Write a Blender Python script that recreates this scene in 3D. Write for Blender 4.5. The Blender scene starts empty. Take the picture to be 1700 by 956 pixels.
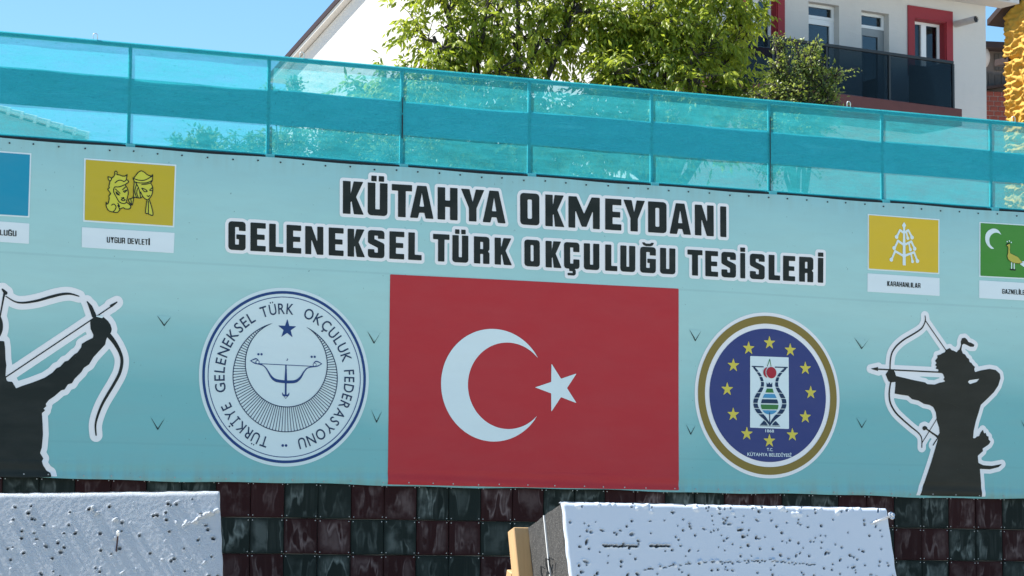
import bpy, bmesh, math, random
import numpy as np
from mathutils import Vector, Matrix, noise as mnoise
rnd = random.Random(7)
C = bpy.context.scene.collection
scene = bpy.context.scene
rad = math.radians

# ------------------------------------------------------------ camera, sky, sun
PW, PH = 1700.0, 956.0
FPX = 4435.9
PITCH, ROLL = rad(5.951), rad(0.490)
CAM = np.array([0.0, 0.0, 1.6])
_f = np.array([0, math.cos(PITCH), math.sin(PITCH)])
_r0 = np.array([1.0, 0, 0]); _u0 = np.cross(_r0, _f)
CR = _r0*math.cos(ROLL) + _u0*math.sin(ROLL)
CU = -_r0*math.sin(ROLL) + _u0*math.cos(ROLL)
CF = _f
cam_data = bpy.data.cameras.new('camera')
cam = bpy.data.objects.new('camera', cam_data)
C.objects.link(cam)
m = Matrix.Identity(4)
for i in range(3):
    m[i][0] = CR[i]; m[i][1] = CU[i]; m[i][2] = -CF[i]; m[i][3] = CAM[i]
cam.matrix_world = m
cam_data.sensor_width = 36.0
cam_data.lens = FPX/PW*36.0
cam_data.clip_start = 0.1
cam_data.clip_end = 3000
scene.camera = cam

SUN_EL = rad(55)
SUN_H = np.array([-0.97, 0.24]); SUN_H = SUN_H/np.linalg.norm(SUN_H)
SUN_DIR = Vector((SUN_H[0]*math.cos(SUN_EL), SUN_H[1]*math.cos(SUN_EL), math.sin(SUN_EL)))
world = bpy.data.worlds.new('World'); scene.world = world
world.use_nodes = True
wn = world.node_tree
sky = wn.nodes.new('ShaderNodeTexSky')
sky.sky_type = 'NISHITA'; sky.sun_disc = False
sky.sun_elevation = SUN_EL
sky.sun_rotation = math.atan2(SUN_H[0], SUN_H[1])
sky.altitude = 900; sky.air_density = 1.0; sky.dust_density = 0.1; sky.ozone_density = 1.0
grade = wn.nodes.new('ShaderNodeMix'); grade.data_type = 'RGBA'; grade.blend_type = 'MULTIPLY'
grade.inputs[0].default_value = 1.0; grade.inputs[7].default_value = (.74, 1.0, 1.10, 1)
wn.links.new(sky.outputs[0], grade.inputs[6])
wn.links.new(grade.outputs[2], wn.nodes['Background'].inputs[0])
wn.nodes['Background'].inputs[1].default_value = 0.085
sd = bpy.data.lights.new('sun', 'SUN')
sd.energy = 5.0; sd.angle = rad(0.53); sd.color = (1.0, 0.955, 0.89)
sun = bpy.data.objects.new('sun', sd); C.objects.link(sun)
sun.rotation_euler = SUN_DIR.to_track_quat('Z', 'Y').to_euler()
sun.location = (-20, 5, 30)
vs = scene.view_settings
vs.view_transform = 'Standard'; vs.look = 'None'; vs.gamma = 1.0; vs.exposure = 1.1
vs.use_curve_mapping = False

# ------------------------------------------------------------ pixel <-> place
def ray(px, py):
    return CF + CR*((px-PW/2)/FPX) - CU*((py-PH/2)/FPX)
def on_plane(px, py, P, n):
    d = ray(px, py); t = np.dot(n, P-CAM)/np.dot(n, d)
    return CAM + d*t
def at_depth(px, py, dep):
    return CAM + ray(px, py)*dep
TH = rad(23.9215)
DW = 31.15
WP0 = np.array([0, DW, 0.0])
WD = np.array([math.cos(TH), math.sin(TH), 0])
WN = np.array([math.sin(TH), -math.cos(TH), 0])
def wpx(px, py):
    X = on_plane(px, py, WP0, WN)
    return float(np.dot(X-WP0, WD)), float(X[2])
MPP = DW/FPX
class Zoom:
    def __init__(s, x0, y0, k): s.x0, s.y0, s.k = x0, y0, k
    def __call__(s, x, y): return wpx(s.x0+x/s.k, s.y0+y/s.k)
    def pts(s, L): return [s(*p) for p in L]
    def m(s, w): return w/s.k*MPP
PX = Zoom(0, 0, 1.0)

# ------------------------------------------------------------ materials
class NT:
    def __init__(s, name):
        s.mat = bpy.data.materials.new(name); s.mat.use_nodes = True
        s.t = s.mat.node_tree; s.b = s.t.nodes['Principled BSDF']; s.out = s.t.nodes['Material Output']
    def n(s, typ, **kw):
        nd = s.t.nodes.new(typ)
        for k, v in kw.items(): setattr(nd, k, v)
        return nd
    def l(s, a, b): s.t.links.new(a, b)
    def coord(s, kind='Object'): return s.n('ShaderNodeTexCoord').outputs[kind]
    def noise(s, vec, scale, detail=4, rough=.55, dist=0.0):
        nd = s.n('ShaderNodeTexNoise'); nd.inputs['Scale'].default_value = scale
        nd.inputs['Detail'].default_value = detail; nd.inputs['Roughness'].default_value = rough
        nd.inputs['Distortion'].default_value = dist
        if vec is not None: s.l(vec, nd.inputs['Vector'])
        return nd.outputs['Fac']
    def ramp(s, fac, stops, interp='LINEAR'):
        nd = s.n('ShaderNodeValToRGB'); nd.color_ramp.interpolation = interp
        el = nd.color_ramp.elements
        while len(el) < len(stops): el.new(0.5)
        for e, (p, c) in zip(el, stops):
            e.position = p; e.color = (c, c, c, 1) if isinstance(c, (int, float)) else (*c, 1)
        s.l(fac, nd.inputs[0]); return nd.outputs[0]
    def mix(s, fac, a, b, blend='MIX'):
        nd = s.n('ShaderNodeMix', data_type='RGBA', blend_type=blend)
        for sock, v in ((nd.inputs[0], fac), (nd.inputs[6], a), (nd.inputs[7], b)):
            if isinstance(v, (int, float)): sock.default_value = v if sock.type == 'VALUE' else (v, v, v, 1)
            elif isinstance(v, tuple): sock.default_value = (*v, 1)
            else: s.l(v, sock)
        return nd.outputs[2]
    def math(s, op, a, b=None):
        nd = s.n('ShaderNodeMath', operation=op)
        for i, v in enumerate((a, b)):
            if v is None: continue
            if isinstance(v, (int, float)): nd.inputs[i].default_value = v
            else: s.l(v, nd.inputs[i])
        return nd.outputs[0]
    def bump(s, h, strength=.3, dist=.01):
        nd = s.n('ShaderNodeBump'); nd.inputs['Strength'].default_value = strength
        nd.inputs['Distance'].default_value = dist; s.l(h, nd.inputs['Height'])
        s.l(nd.outputs[0], s.b.inputs['Normal'])
    def mapping(s, vec, scale=(1, 1, 1)):
        nd = s.n('ShaderNodeMapping'); nd.inputs['Scale'].default_value = scale
        s.l(vec, nd.inputs['Vector']); return nd.outputs[0]
    def color(s, c):
        if isinstance(c, tuple): s.b.inputs['Base Color'].default_value = (*c, 1)
        else: s.l(c, s.b.inputs['Base Color'])
    def rough(s, r): s.b.inputs['Roughness'].default_value = r
M = {}
def plain(name, col, rough=.6, metal=0.0, var=.12, scale=6.0, bump=0.0, bscale=40, spec=None):
    t = NT(name); g = t.coord()
    f = t.noise(g, scale, 5)
    a = tuple(max(0, x*(1-var)) for x in col); b = tuple(min(1, x*(1+var)) for x in col)
    t.color(t.mix(f, a, b)); t.rough(rough); t.b.inputs['Metallic'].default_value = metal
    if spec is not None: t.b.inputs['Specular IOR Level'].default_value = spec
    if bump: t.bump(t.noise(g, bscale, 6, .65), bump, .01)
    M[name] = t.mat; return t.mat

SEAM1, SEAM2 = wpx(300, 436)[1], wpx(200, 736)[1]
def banner_mat():
    t = NT('banner_vinyl'); g = t.coord()
    sp = t.n('ShaderNodeSeparateXYZ'); t.l(g, sp.inputs[0])
    # printed gradient: object Z runs from bottom edge (2.5) to top edge (6.2)
    mr = t.n('ShaderNodeMapRange'); mr.inputs[1].default_value = 2.5; mr.inputs[2].default_value = 6.2
    t.l(sp.outputs[2], mr.inputs[0])
    wob = t.noise(t.mapping(g, (.25, .25, .9)), 1.0, 2)
    fz = t.math('ADD', mr.outputs[0], t.math('MULTIPLY', t.math('SUBTRACT', wob, .5), .25))
    # the print is palest around the flag and deepens towards both ends
    mid = t.ramp(t.math('DIVIDE', t.math('ABSOLUTE', t.math('SUBTRACT', sp.outputs[0], .3)), 5.0), [(.25, 1.0), (.75, 0.0)], 'EASE')
    fz = t.math('ADD', fz, t.math('MULTIPLY', t.math('MULTIPLY', mid, t.math('SUBTRACT', 1.0, mr.outputs[0])), .28))
    grad = t.ramp(fz, [(0.0, (.20, .49, .50)), (.30, (.20, .49, .495)), (.50, (.36, .63, .61)), (.62, (.41, .665, .635)), (.85, (.37, .64, .63)), (1.0, (.30, .565, .59))])
    dirt = t.ramp(t.noise(t.mapping(g, (.6, .6, 3.0)), 2.2, 6, .65), [(.42, 0.0), (.8, 1.0)])
    c = t.mix(t.math('MULTIPLY', dirt, .16), grad, (.30, .40, .38))
    # water runs under the top hem and grime along the bottom hem
    runs = t.noise(t.mapping(g, (9, 9, .35)), 1.0, 4, .6)
    hem = t.ramp(mr.outputs[0], [(.0, 1.0), (.045, .25), (.09, 0.0), (.93, 0.0), (1.0, .5)])
    c = t.mix(t.math('MULTIPLY', t.math('MULTIPLY', hem, t.ramp(runs, [(.4, 0.), (.65, 1.)])), .55), c, (.26, .33, .27))
    for zz, am in ((SEAM1, .14), (SEAM2, .10)):
        dz = t.math('ABSOLUTE', t.math('SUBTRACT', t.math('ADD', sp.outputs[2], t.math('MULTIPLY', t.math('SUBTRACT', wob, .5), .03)), zz))
        c = t.mix(t.math('MULTIPLY', t.ramp(dz, [(.0, 1.0), (.010, .8), (.016, 0.0)]), am), c, (.12, .25, .27))
    spots = t.ramp(t.noise(g, 26, 2), [(.745, 0.0), (.77, 1.0)])
    c = t.mix(t.math('MULTIPLY', spots, .5), c, (.10, .16, .17))
    t.color(c); t.rough(.55); t.b.inputs['Specular IOR Level'].default_value = .15
    h = t.noise(t.mapping(g, (.8, .8, 1.6)), 1.4, 3)
    t.bump(h, .35, .05); M['banner'] = t.mat
banner_mat()
def ink(name, col, dirt=.10):
    t = NT(name); g = t.coord()
    f = t.ramp(t.noise(t.mapping(g, (.7, .7, 2.0)), 2.0, 6, .6), [(.4, 0.0), (.85, 1.0)])
    c = t.mix(t.math('MULTIPLY', f, dirt*2), col, tuple(.6*x+.4*y for x, y in zip(col, (.3, .3, .28))))
    t.color(c); t.rough(.55); t.b.inputs['Specular IOR Level'].default_value = .15
    t.bump(t.noise(t.mapping(g, (.8, .8, 1.6)), 1.4, 3), .35, .05)
    M[name] = t.mat
ink('ink_black', (0.017, 0.023, 0.021), .08)
ink('ink_charcoal', (0.031, 0.031, 0.024), .06)
ink('ink_halo', (0.841, 0.850, 0.850))
ink('ink_disc', (0.659, 0.792, 0.804))
ink('ink_plate', (0.734, 0.827, 0.850))
ink('ink_white', (0.706, 0.828, 0.839))
ink('ink_red', (0.467, 0.039, 0.046), .06)
ink('ink_navy', (.022, .062, .20), .04)
ink('ink_line_navy', (.020, .045, .10), .04)
ink('ink_indigo', (0.045, 0.062, 0.199), .06)
ink('ink_gold', (0.249, 0.185, 0.046))
ink('ink_star_yellow', (.66, .57, .09))
ink('ink_field_gold', (0.698, 0.491, 0.040))
ink('ink_field_olive', (0.550, 0.429, 0.036))
ink('ink_face_yellow', (0.611, 0.597, 0.069))
ink('ink_field_blue', (0.018, 0.290, 0.439))
ink('ink_field_green', (0.068, 0.266, 0.045))
ink('ink_bird', (.50, .46, .08))
ink('ink_cherry', (.40, .028, .045))
ink('ink_leaf_green', (.05, .20, .055))
ink('ink_sky_blue', (.07, .30, .52))
plain('slit_dark', (.018, .035, .04), .9)
plain('concrete', (.27, .26, .24), .9, bump=.4, bscale=14)
plain('gap_shade', (.02, .022, .024), .8)
plain('screw', (.35, .36, .37), .4, .7)
plain('grommet', (.03, .032, .035), .5, .4)

def tile_mat(name, base, lite):
    t = NT(name); g = t.coord()
    oi = t.n('ShaderNodeObjectInfo')
    cb = t.n('ShaderNodeCombineXYZ')
    for i, k in enumerate((37.0, 91.0, 53.0)): t.l(t.math('MULTIPLY', oi.outputs['Random'], k), cb.inputs[i])
    va = t.n('ShaderNodeVectorMath', operation='ADD'); t.l(g, va.inputs[0]); t.l(cb.outputs[0], va.inputs[1])
    v = va.outputs[0]
    vm = t.mapping(v, (1.0, 1.0, .30))
    n1 = t.noise(vm, 6.5, 2.5, .5, .25)
    # tide marks left by drying water: contour lines of a stretched noise
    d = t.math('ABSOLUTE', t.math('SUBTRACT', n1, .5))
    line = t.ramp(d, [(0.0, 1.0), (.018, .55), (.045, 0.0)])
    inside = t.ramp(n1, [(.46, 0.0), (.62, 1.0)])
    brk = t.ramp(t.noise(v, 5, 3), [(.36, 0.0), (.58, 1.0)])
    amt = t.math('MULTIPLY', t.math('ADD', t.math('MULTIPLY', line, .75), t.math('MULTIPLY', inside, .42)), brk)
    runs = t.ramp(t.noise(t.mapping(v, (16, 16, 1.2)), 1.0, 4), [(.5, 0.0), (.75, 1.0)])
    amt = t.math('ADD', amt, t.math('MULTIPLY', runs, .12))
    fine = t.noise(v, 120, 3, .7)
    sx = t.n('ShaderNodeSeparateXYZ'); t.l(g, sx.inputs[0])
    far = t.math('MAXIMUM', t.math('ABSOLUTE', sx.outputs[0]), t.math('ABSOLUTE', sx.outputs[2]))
    keep = t.ramp(t.math('ADD', far, t.math('MULTIPLY', t.math('SUBTRACT', t.noise(v, 9, 3), .5), .06)), [(.12, 1.0), (.185, .12)])  # stains thin out towards tile edges; also paints in pillow-like edge shading
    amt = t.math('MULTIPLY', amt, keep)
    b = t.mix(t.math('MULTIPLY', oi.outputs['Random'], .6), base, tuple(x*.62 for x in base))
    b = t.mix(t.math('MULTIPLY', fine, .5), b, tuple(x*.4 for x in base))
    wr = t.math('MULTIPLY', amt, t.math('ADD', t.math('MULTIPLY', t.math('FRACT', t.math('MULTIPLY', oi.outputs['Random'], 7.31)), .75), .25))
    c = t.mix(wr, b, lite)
    t.color(c); t.rough(.6); t.b.inputs['Specular IOR Level'].default_value = .12
    t.bump(fine, .5, .004); M[name] = t.mat
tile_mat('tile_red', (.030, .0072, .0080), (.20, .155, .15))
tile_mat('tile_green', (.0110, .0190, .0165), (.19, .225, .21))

def net_mat():
    t = NT('turquoise_net'); t.t.nodes.remove(t.b); g = t.coord()
    f1 = t.ramp(t.noise(t.mapping(g, (1, 1, 2.6)), 2.2, 7, .7), [(.15, 0.0), (.85, 1.0)])
    f2 = t.noise(t.mapping(g, (3, 3, 26)), 1.0, 5, .6)
    f3 = t.ramp(t.noise(g, 34, 4, .7), [(.60, 0.0), (.72, 1.0)])
    op = t.math('ADD', t.math('MULTIPLY', t.math('ADD', f1, f2), .34), .22)
    op = t.math('ADD', op, t.math('MULTIPLY', f3, t.math('MULTIPLY', f1, .6)))
    f4 = t.noise(g, 75, 2, .6)
    oi = t.n('ShaderNodeObjectInfo')
    op = t.math('ADD', op, t.math('MULTIPLY', oi.outputs['Random'], .07))
    # creases where the net was folded and pulled: thin wandering lines that catch more thread
    cr = t.math('ABSOLUTE', t.math('SUBTRACT', t.noise(t.mapping(g, (.8, .8, 3.2)), 1.3, 3, .5, .4), .5))
    op = t.math('ADD', op, t.math('MULTIPLY', t.ramp(cr, [(0.0, 1.0), (.010, .3), (.02, 0.0)]), .05))
    op = t.math('ADD', op, t.math('MULTIPLY', t.math('SUBTRACT', f4, .5), .30))
    col = t.mix(f1, (.04, .44, .50), (.065, .57, .62))
    col = t.mix(t.math('MULTIPLY', f3, .6), col, (.03, .18, .20))
    di = t.n('ShaderNodeBsdfDiffuse'); t.l(col, di.inputs[0])
    tr = t.n('ShaderNodeBsdfTranslucent'); t.l(col, tr.inputs[0])
    mx = t.n('ShaderNodeMixShader'); mx.inputs[0].default_value = .5
    t.l(di.outputs[0], mx.inputs[1]); t.l(tr.outputs[0], mx.inputs[2])
    tp = t.n('ShaderNodeBsdfTransparent'); tp.inputs[0].default_value = (.72, .95, 1.0, 1)
    m2 = t.n('ShaderNodeMixShader'); t.l(op, m2.inputs[0])
    t.l(tp.outputs[0], m2.inputs[1]); t.l(mx.outputs[0], m2.inputs[2])
    t.l(m2.outputs[0], t.out.inputs[0]); M['net'] = t.mat
net_mat()
plain('net_frame', (.08, .44, .48), .6, var=.3)
def sheet_mat():
    t = NT('net_sheet'); g = t.coord(); oi = t.n('ShaderNodeObjectInfo')
    f = t.noise(t.mapping(g, (1, 1, 2.5)), 1.7, 6, .65)
    c = t.mix(f, (.09, .46, .52), (.20, .80, .86))
    c = t.mix(t.math('MULTIPLY', oi.outputs['Random'], .35), c, (.07, .46, .60))
    st = t.ramp(t.noise(t.mapping(g, (.6, .6, 14)), 1.0, 4, .6), [(.58, 0.0), (.68, 1.0)])
    c = t.mix(t.math('MULTIPLY', st, .5), c, (.34, .82, .85))
    t.color(c); t.rough(.6); M['net_sheet'] = t.mat
sheet_mat()
plain('wire', (.55, .60, .60), .4, .5)
plain('matt_black', (.012, .014, .016), .8)

def stucco(name, col, bump=.5, scale=9):
    t = NT(name); g = t.coord()
    f = t.noise(g, .7, 6, .6); f2 = t.noise(t.mapping(g, (2.0, 2.0, 9.0)), 1.2, 5, .6)
    stain = t.ramp(t.noise(t.mapping(g, (1.2, 1.2, .45)), 1.1, 6, .7), [(.5, 0.0), (.75, 1.0)])
    c = t.mix(f, tuple(x*.93 for x in col), tuple(min(1, x*1.04) for x in col))
    c = t.mix(t.math('MULTIPLY', stain, .22), c, tuple(x*.72 for x in col))
    t.color(c); t.rough(.9); t.b.inputs['Specular IOR Level'].default_value = .2
    h = t.math('ADD', t.math('MULTIPLY', f2, .7), t.math('MULTIPLY', t.noise(g, scale*6, 4, .7), .3))
    t.bump(h, bump, .03); M[name] = t.mat
stucco('white_stucco', (.63, .605, .575))
stucco('grey_render', (.42, .45, .44))
stucco('plaster_dark', (.20, .16, .14))
plain('fascia_brown', (.03, .012, .013), .6)
plain('roof_tile', (.26, .09, .05), .85, var=.3, scale=3, bump=.6)
plain('roof_dark', (.04, .022, .02), .85, var=.3, scale=3)
plain('red_paint', (.28, .015, .024), .6)
plain('slab_maroon', (.115, .038, .036), .75)
plain('pvc_white', (.80, .81, .82), .35, var=.04)
plain('door_grey', (.26, .28, .29), .4, var=.06)
plain('rail_black', (.013, .014, .016), .4)
plain('pipe_grey', (.52, .49, .46), .6)
plain('rake_white', (.72, .70, .66), .8)
plain('dish_white', (.60, .52, .48), .5)
plain('brick_red', (.25, .055, .035), .9, var=.4, scale=2, bump=.4)
plain('mortar', (.40, .30, .26), .95)
plain('old_wood', (.10, .085, .075), .9, var=.4, scale=5)
def glass(name, tint, tr):
    t = NT(name); t.t.nodes.remove(t.b)
    gl = t.n('ShaderNodeBsdfGlossy'); gl.inputs['Roughness'].default_value = .02
    tp = t.n('ShaderNodeBsdfTransparent'); tp.inputs[0].default_value = (*tint, 1)
    fr = t.n('ShaderNodeFresnel'); fr.inputs[0].default_value = 1.5
    fa = t.math('MULTIPLY', fr.outputs[0], tr)
    mx = t.n('ShaderNodeMixShader'); t.l(fa, mx.inputs[0]); t.l(tp.outputs[0], mx.inputs[1]); t.l(gl.outputs[0], mx.inputs[2])
    t.l(mx.outputs[0], t.out.inputs[0]); M[name] = t.mat
glass('smoked_glass', (.34, .37, .38), .22)
glass('window_glass', (.38, .42, .43), 1.6)
plain('room_dark', (.03, .03, .032), .9)
plain('reflection_patch', (.35, .34, .32), .9)

def yellow_foam():
    t = NT('yellow_foam'); g = t.coord()
    f = t.noise(g, 3, 6, .6)
    t.color(t.mix(f, (.58, .29, .028), (.74, .43, .05))); t.rough(.75)
    t.bump(t.noise(g, 18, 5, .6), .5, .02); M['yellow_foam'] = t.mat
yellow_foam()
def leaf_mat(name, dark, mid, lite, trans=.35):
    t = NT(name); t.t.nodes.remove(t.b)
    at = t.n('ShaderNodeAttribute', attribute_name='tone', attribute_type='GEOMETRY')
    col = t.ramp(at.outputs['Fac'], [(0.0, dark), (.5, mid), (1.0, lite)])
    pb = t.n('ShaderNodeBsdfPrincipled'); t.l(col, pb.inputs['Base Color'])
    pb.inputs['Roughness'].default_value = .42; pb.inputs['Specular IOR Level'].default_value = .5
    tr = t.n('ShaderNodeBsdfTranslucent')
    t.l(t.mix(.55, col, (.42, .50, .04)), tr.inputs[0])
    mx = t.n('ShaderNodeMixShader'); mx.inputs[0].default_value = trans
    t.l(pb.outputs[0], mx.inputs[1]); t.l(tr.outputs[0], mx.inputs[2]); t.l(mx.outputs[0], t.out.inputs[0])
    M[name] = t.mat
leaf_mat('walnut_leaf', (.08, .135, .014), (.25, .32, .028), (.50, .53, .07), .55)
leaf_mat('shrub_leaf', (.06, .10, .02), (.15, .20, .05), (.32, .36, .12), .4)
leaf_mat('bush_leaf', (.05, .09, .025), (.09, .14, .035), (.15, .19, .06), .35)
plain('bark', (.05, .042, .034), .95, var=.4, scale=12, bump=.6)

def foam_face(name, rough_amp, col):
    t = NT(name); g = t.coord()
    at = t.n('ShaderNodeAttribute', attribute_name='hole', attribute_type='GEOMETRY')
    f = t.noise(g, 4, 5, .6)
    stain = t.ramp(t.noise(t.mapping(g, (1, 1, .6)), 2.0, 6, .7), [(.5, 0.0), (.8, 1.0)])
    c = t.mix(f, tuple(x*.95 for x in col), col)
    c = t.mix(t.math('MULTIPLY', stain, .18), c, (.55, .54, .52))
    c = t.mix(at.outputs['Fac'], c, (.018, .018, .02))
    t.color(c); t.rough(.85); t.b.inputs['Specular IOR Level'].default_value = .2
    t.bump(t.math('ADD', t.noise(g, 260, 4, .75), t.math('MULTIPLY', t.noise(g, 120, 4, .7), .6)), rough_amp, .010 if rough_amp > .5 else .005)
    M[name] = t.mat
foam_face('foam_white_rough', 1.0, (.72, .77, .82))
foam_face('foam_white', .25, (.61, .665, .735))
def foam_dark():
    t = NT('foam_core'); g = t.coord()
    f = t.noise(t.mapping(g, (60, 60, 9)), 1.0, 5, .7); f2 = t.noise(g, 190, 3, .7)
    c = t.mix(f, (.016, .016, .016), (.075, .072, .067))
    c = t.mix(t.ramp(f2, [(.52, 0.0), (.68, 1.0)]), c, (.14, .135, .125))
    t.color(c); t.rough(.95); t.bump(t.math('ADD', f, f2), .8, .006); M['foam_core'] = t.mat
foam_dark()
def wood():
    t = NT('pine'); g = t.coord()
    w = t.noise(t.mapping(g, (30, 30, 2.0)), 1.0, 5, .6, .5)
    t.color(t.mix(w, (.40, .22, .085), (.60, .39, .19))); t.rough(.7); t.bump(w, .2, .003); M['pine'] = t.mat
wood()
plain('foam_seam', (.70, .70, .68), .85)
plain('zinc', (.62, .63, .64), .35, .6)
plain('arrow_red', (.035, .010, .010), .5)
plain('nock_white', (.8, .8, .78), .5)
def ground_mat():
    t = NT('ground_mat'); g = t.coord()
    f = t.noise(g, .25, 6, .6); f2 = t.noise(g, 18, 5, .7)
    c = t.mix(f, (.40, .375, .325), (.47, .44, .385)); c = t.mix(t.math('MULTIPLY', f2, .3), c, (.28, .26, .22))
    t.color(c); t.rough(.95); t.bump(f2, .6, .02); M['ground'] = t.mat
ground_mat()

# ------------------------------------------------------------ object helpers
def mesh(name, verts, faces, mats, smooth=False, fmat=None):
    me = bpy.data.meshes.new(name)
    me.from_pydata([tuple(map(float, v)) for v in verts], [], [tuple(f) for f in faces])
    for x in (mats if isinstance(mats, (list, tuple)) else [mats]): me.materials.append(M[x])
    if fmat is not None: me.polygons.foreach_set('material_index', fmat)
    if smooth: me.polygons.foreach_set('use_smooth', [True]*len(me.polygons))
    me.update(); return me
def obj(name, me, parent=None, loc=None, rot=None):
    o = bpy.data.objects.new(name, me); C.objects.link(o)
    if parent is not None: o.parent = parent
    if loc is not None: o.location = [float(v) for v in loc]
    if rot is not None: o.rotation_euler = rot
    return o
def thing(name, label, cat, loc=(0, 0, 0), rz=0.0, group=None):
    o = bpy.data.objects.new(name, None); C.objects.link(o)
    o.location = [float(v) for v in loc]; o.rotation_euler = (0, 0, rz); o.empty_display_size = .2
    return tag(o, label, cat, group)
def tag(o, label, cat, group=None):
    o['label'] = label; o['category'] = cat
    if group: o['group'] = group
    return o
def structure(o): o['kind'] = 'structure'; return o
class MB:
    def __init__(s): s.v = []; s.f = []
    def add(s, vs, fs):
        b = len(s.v); s.v += [tuple(map(float, p)) for p in vs]; s.f += [tuple(i+b for i in f) for f in fs]; return s
    def box(s, x0, x1, y0, y1, z0, z1, bev=0.0):
        if bev:
            bm = bmesh.new(); bmesh.ops.create_cube(bm, size=1.0)
            for v in bm.verts: v.co = Vector(((x0+x1)/2+v.co.x*(x1-x0), (y0+y1)/2+v.co.y*(y1-y0), (z0+z1)/2+v.co.z*(z1-z0)))
            bmesh.ops.bevel(bm, geom=list(bm.edges), offset=bev, segments=1, affect='EDGES')
            bm.verts.index_update()
            s.add([v.co[:] for v in bm.verts], [[v.index for v in f.verts] for f in bm.faces]); bm.free(); return s
        v = [(x, y, z) for x in (x0, x1) for y in (y0, y1) for z in (z0, z1)]
        return s.add(v, [(0, 1, 3, 2), (4, 6, 7, 5), (0, 4, 5, 1), (2, 3, 7, 6), (0, 2, 6, 4), (1, 5, 7, 3)])
    def tube(s, pts, r, n=8, cap=True):
        pts = [Vector(p) for p in pts]; rs = r if isinstance(r, (list, tuple)) else [r]*len(pts)
        rings = []; prev = None
        for i, p in enumerate(pts):
            d = (pts[min(i+1, len(pts)-1)]-pts[max(i-1, 0)])
            if d.length < 1e-9: d = Vector((0, 0, 1))
            d.normalize()
            a = d.orthogonal() if prev is None else (prev-d*prev.dot(d))
            if a.length < 1e-6: a = d.orthogonal()
            a.normalize(); prev = a; b = d.cross(a)
            rings.append([p+(a*math.cos(2*math.pi*k/n)+b*math.sin(2*math.pi*k/n))*rs[i] for k in range(n)])
        vs = [q[:] for rg in rings for q in rg]
        fs = [(i*n+k, i*n+(k+1) % n, (i+1)*n+(k+1) % n, (i+1)*n+k) for i in range(len(pts)-1) for k in range(n)]
        if cap: fs += [tuple(reversed(range(n))), tuple((len(pts)-1)*n+k for k in range(n))]
        return s.add(vs, fs)
    def me(s, name, mat, smooth=False): return mesh(name, s.v, s.f, mat, smooth)

# ------------------------------------------------------------ flat print: shapes are
# unions of signed distances sampled on a grid in wall metres and filled by marching squares
def catmull(P, n=8):
    P = [np.array(p, float) for p in P]
    if len(P) < 3: return [tuple(p) for p in P]
    out = []
    for i in range(len(P)-1):
        p0 = P[max(i-1, 0)]; p1 = P[i]; p2 = P[i+1]; p3 = P[min(i+2, len(P)-1)]
        for k in range(n):
            t = k/n
            out.append(tuple(.5*((2*p1)+(-p0+p2)*t+(2*p0-5*p1+4*p2-p3)*t*t+(-p0+3*p1-3*p2+p3)*t**3)))
    out.append(tuple(P[-1])); return out
def seg_d(X, Z, a, b):
    ax, az = a; bx, bz = b; dx, dz = bx-ax, bz-az; L = dx*dx+dz*dz
    t = np.clip(((X-ax)*dx+(Z-az)*dz)/(L+1e-12), 0, 1)
    return np.hypot(X-ax-t*dx, Z-az-t*dz), t
def sd_poly(loops):
    pts = [p for l in loops for p in l]
    bb = (min(p[0] for p in pts), max(p[0] for p in pts), min(p[1] for p in pts), max(p[1] for p in pts))
    def f(X, Z):
        d = np.full(X.shape, 1e9); ins = np.zeros(X.shape, bool)
        for l in loops:
            for a, b in zip(l, l[1:]+l[:1]):
                d = np.minimum(d, seg_d(X, Z, a, b)[0])
                if a[1] != b[1]:
                    c = ((a[1] > Z) != (b[1] > Z)) & (X < (b[0]-a[0])*(Z-a[1])/(b[1]-a[1])+a[0]); ins ^= c
        return np.where(ins, -d, d)
    return f, bb
def sd_stroke(pts, w):
    ws = list(w) if isinstance(w, (list, tuple)) else [w]*len(pts)
    if len(ws) != len(pts): ws = list(np.interp(np.linspace(0, 1, len(pts)), np.linspace(0, 1, len(ws)), ws))
    r = max(ws)/2
    bb = (min(p[0] for p in pts)-r, max(p[0] for p in pts)+r, min(p[1] for p in pts)-r, max(p[1] for p in pts)+r)
    def f(X, Z):
        d = np.full(X.shape, 1e9)
        for i in range(len(pts)-1):
            q, t = seg_d(X, Z, pts[i], pts[i+1]); d = np.minimum(d, q-(ws[i]*(1-t)+ws[i+1]*t)/2)
        return d
    return f, bb
def sd_disc(c, r):
    return (lambda X, Z: np.hypot(X-c[0], Z-c[1])-r), (c[0]-r, c[0]+r, c[1]-r, c[1]+r)
def sd_ring(c, r, w):
    return (lambda X, Z: np.abs(np.hypot(X-c[0], Z-c[1])-r)-w/2), (c[0]-r-w, c[0]+r+w, c[1]-r-w, c[1]+r+w)
def sd_minus(a, b):
    return (lambda X, Z: np.maximum(a[0](X, Z), -b[0](X, Z))), a[1]
LAYER = 0.004
def undulate(s, z):
    # gentle billow of the hung vinyl and soft horizontal folds near the bottom hem
    e = .010*math.sin(s*.9+.6)*math.sin((z-2.5)*.85) + .006*math.sin(s*2.3+z*1.7)
    low = max(0.0, 1-(z-2.5)/.20)**.7
    e += low*(.012*math.sin((z-2.5)*36+1.2*math.sin(s*.8))+.008*math.sin(s*3.1+z*2))
    return e*min(1.0, max(0, (6.2-z)/.25+.25))
BAN_OFF = 0.06
def wall_pt(s, z, off=0.0, und=True):
    o = off + (undulate(s, z) if und else 0.0)
    return (WP0[0]+WD[0]*s+WN[0]*o, WP0[1]+WD[1]*s+WN[1]*o, z)
def wall_local(s, z, off, und=True):
    # object space of things hung on the wall: x along the wall, y out of it, z up
    return (s, -(off + (undulate(s, z) if und else 0.0)), z)
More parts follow.
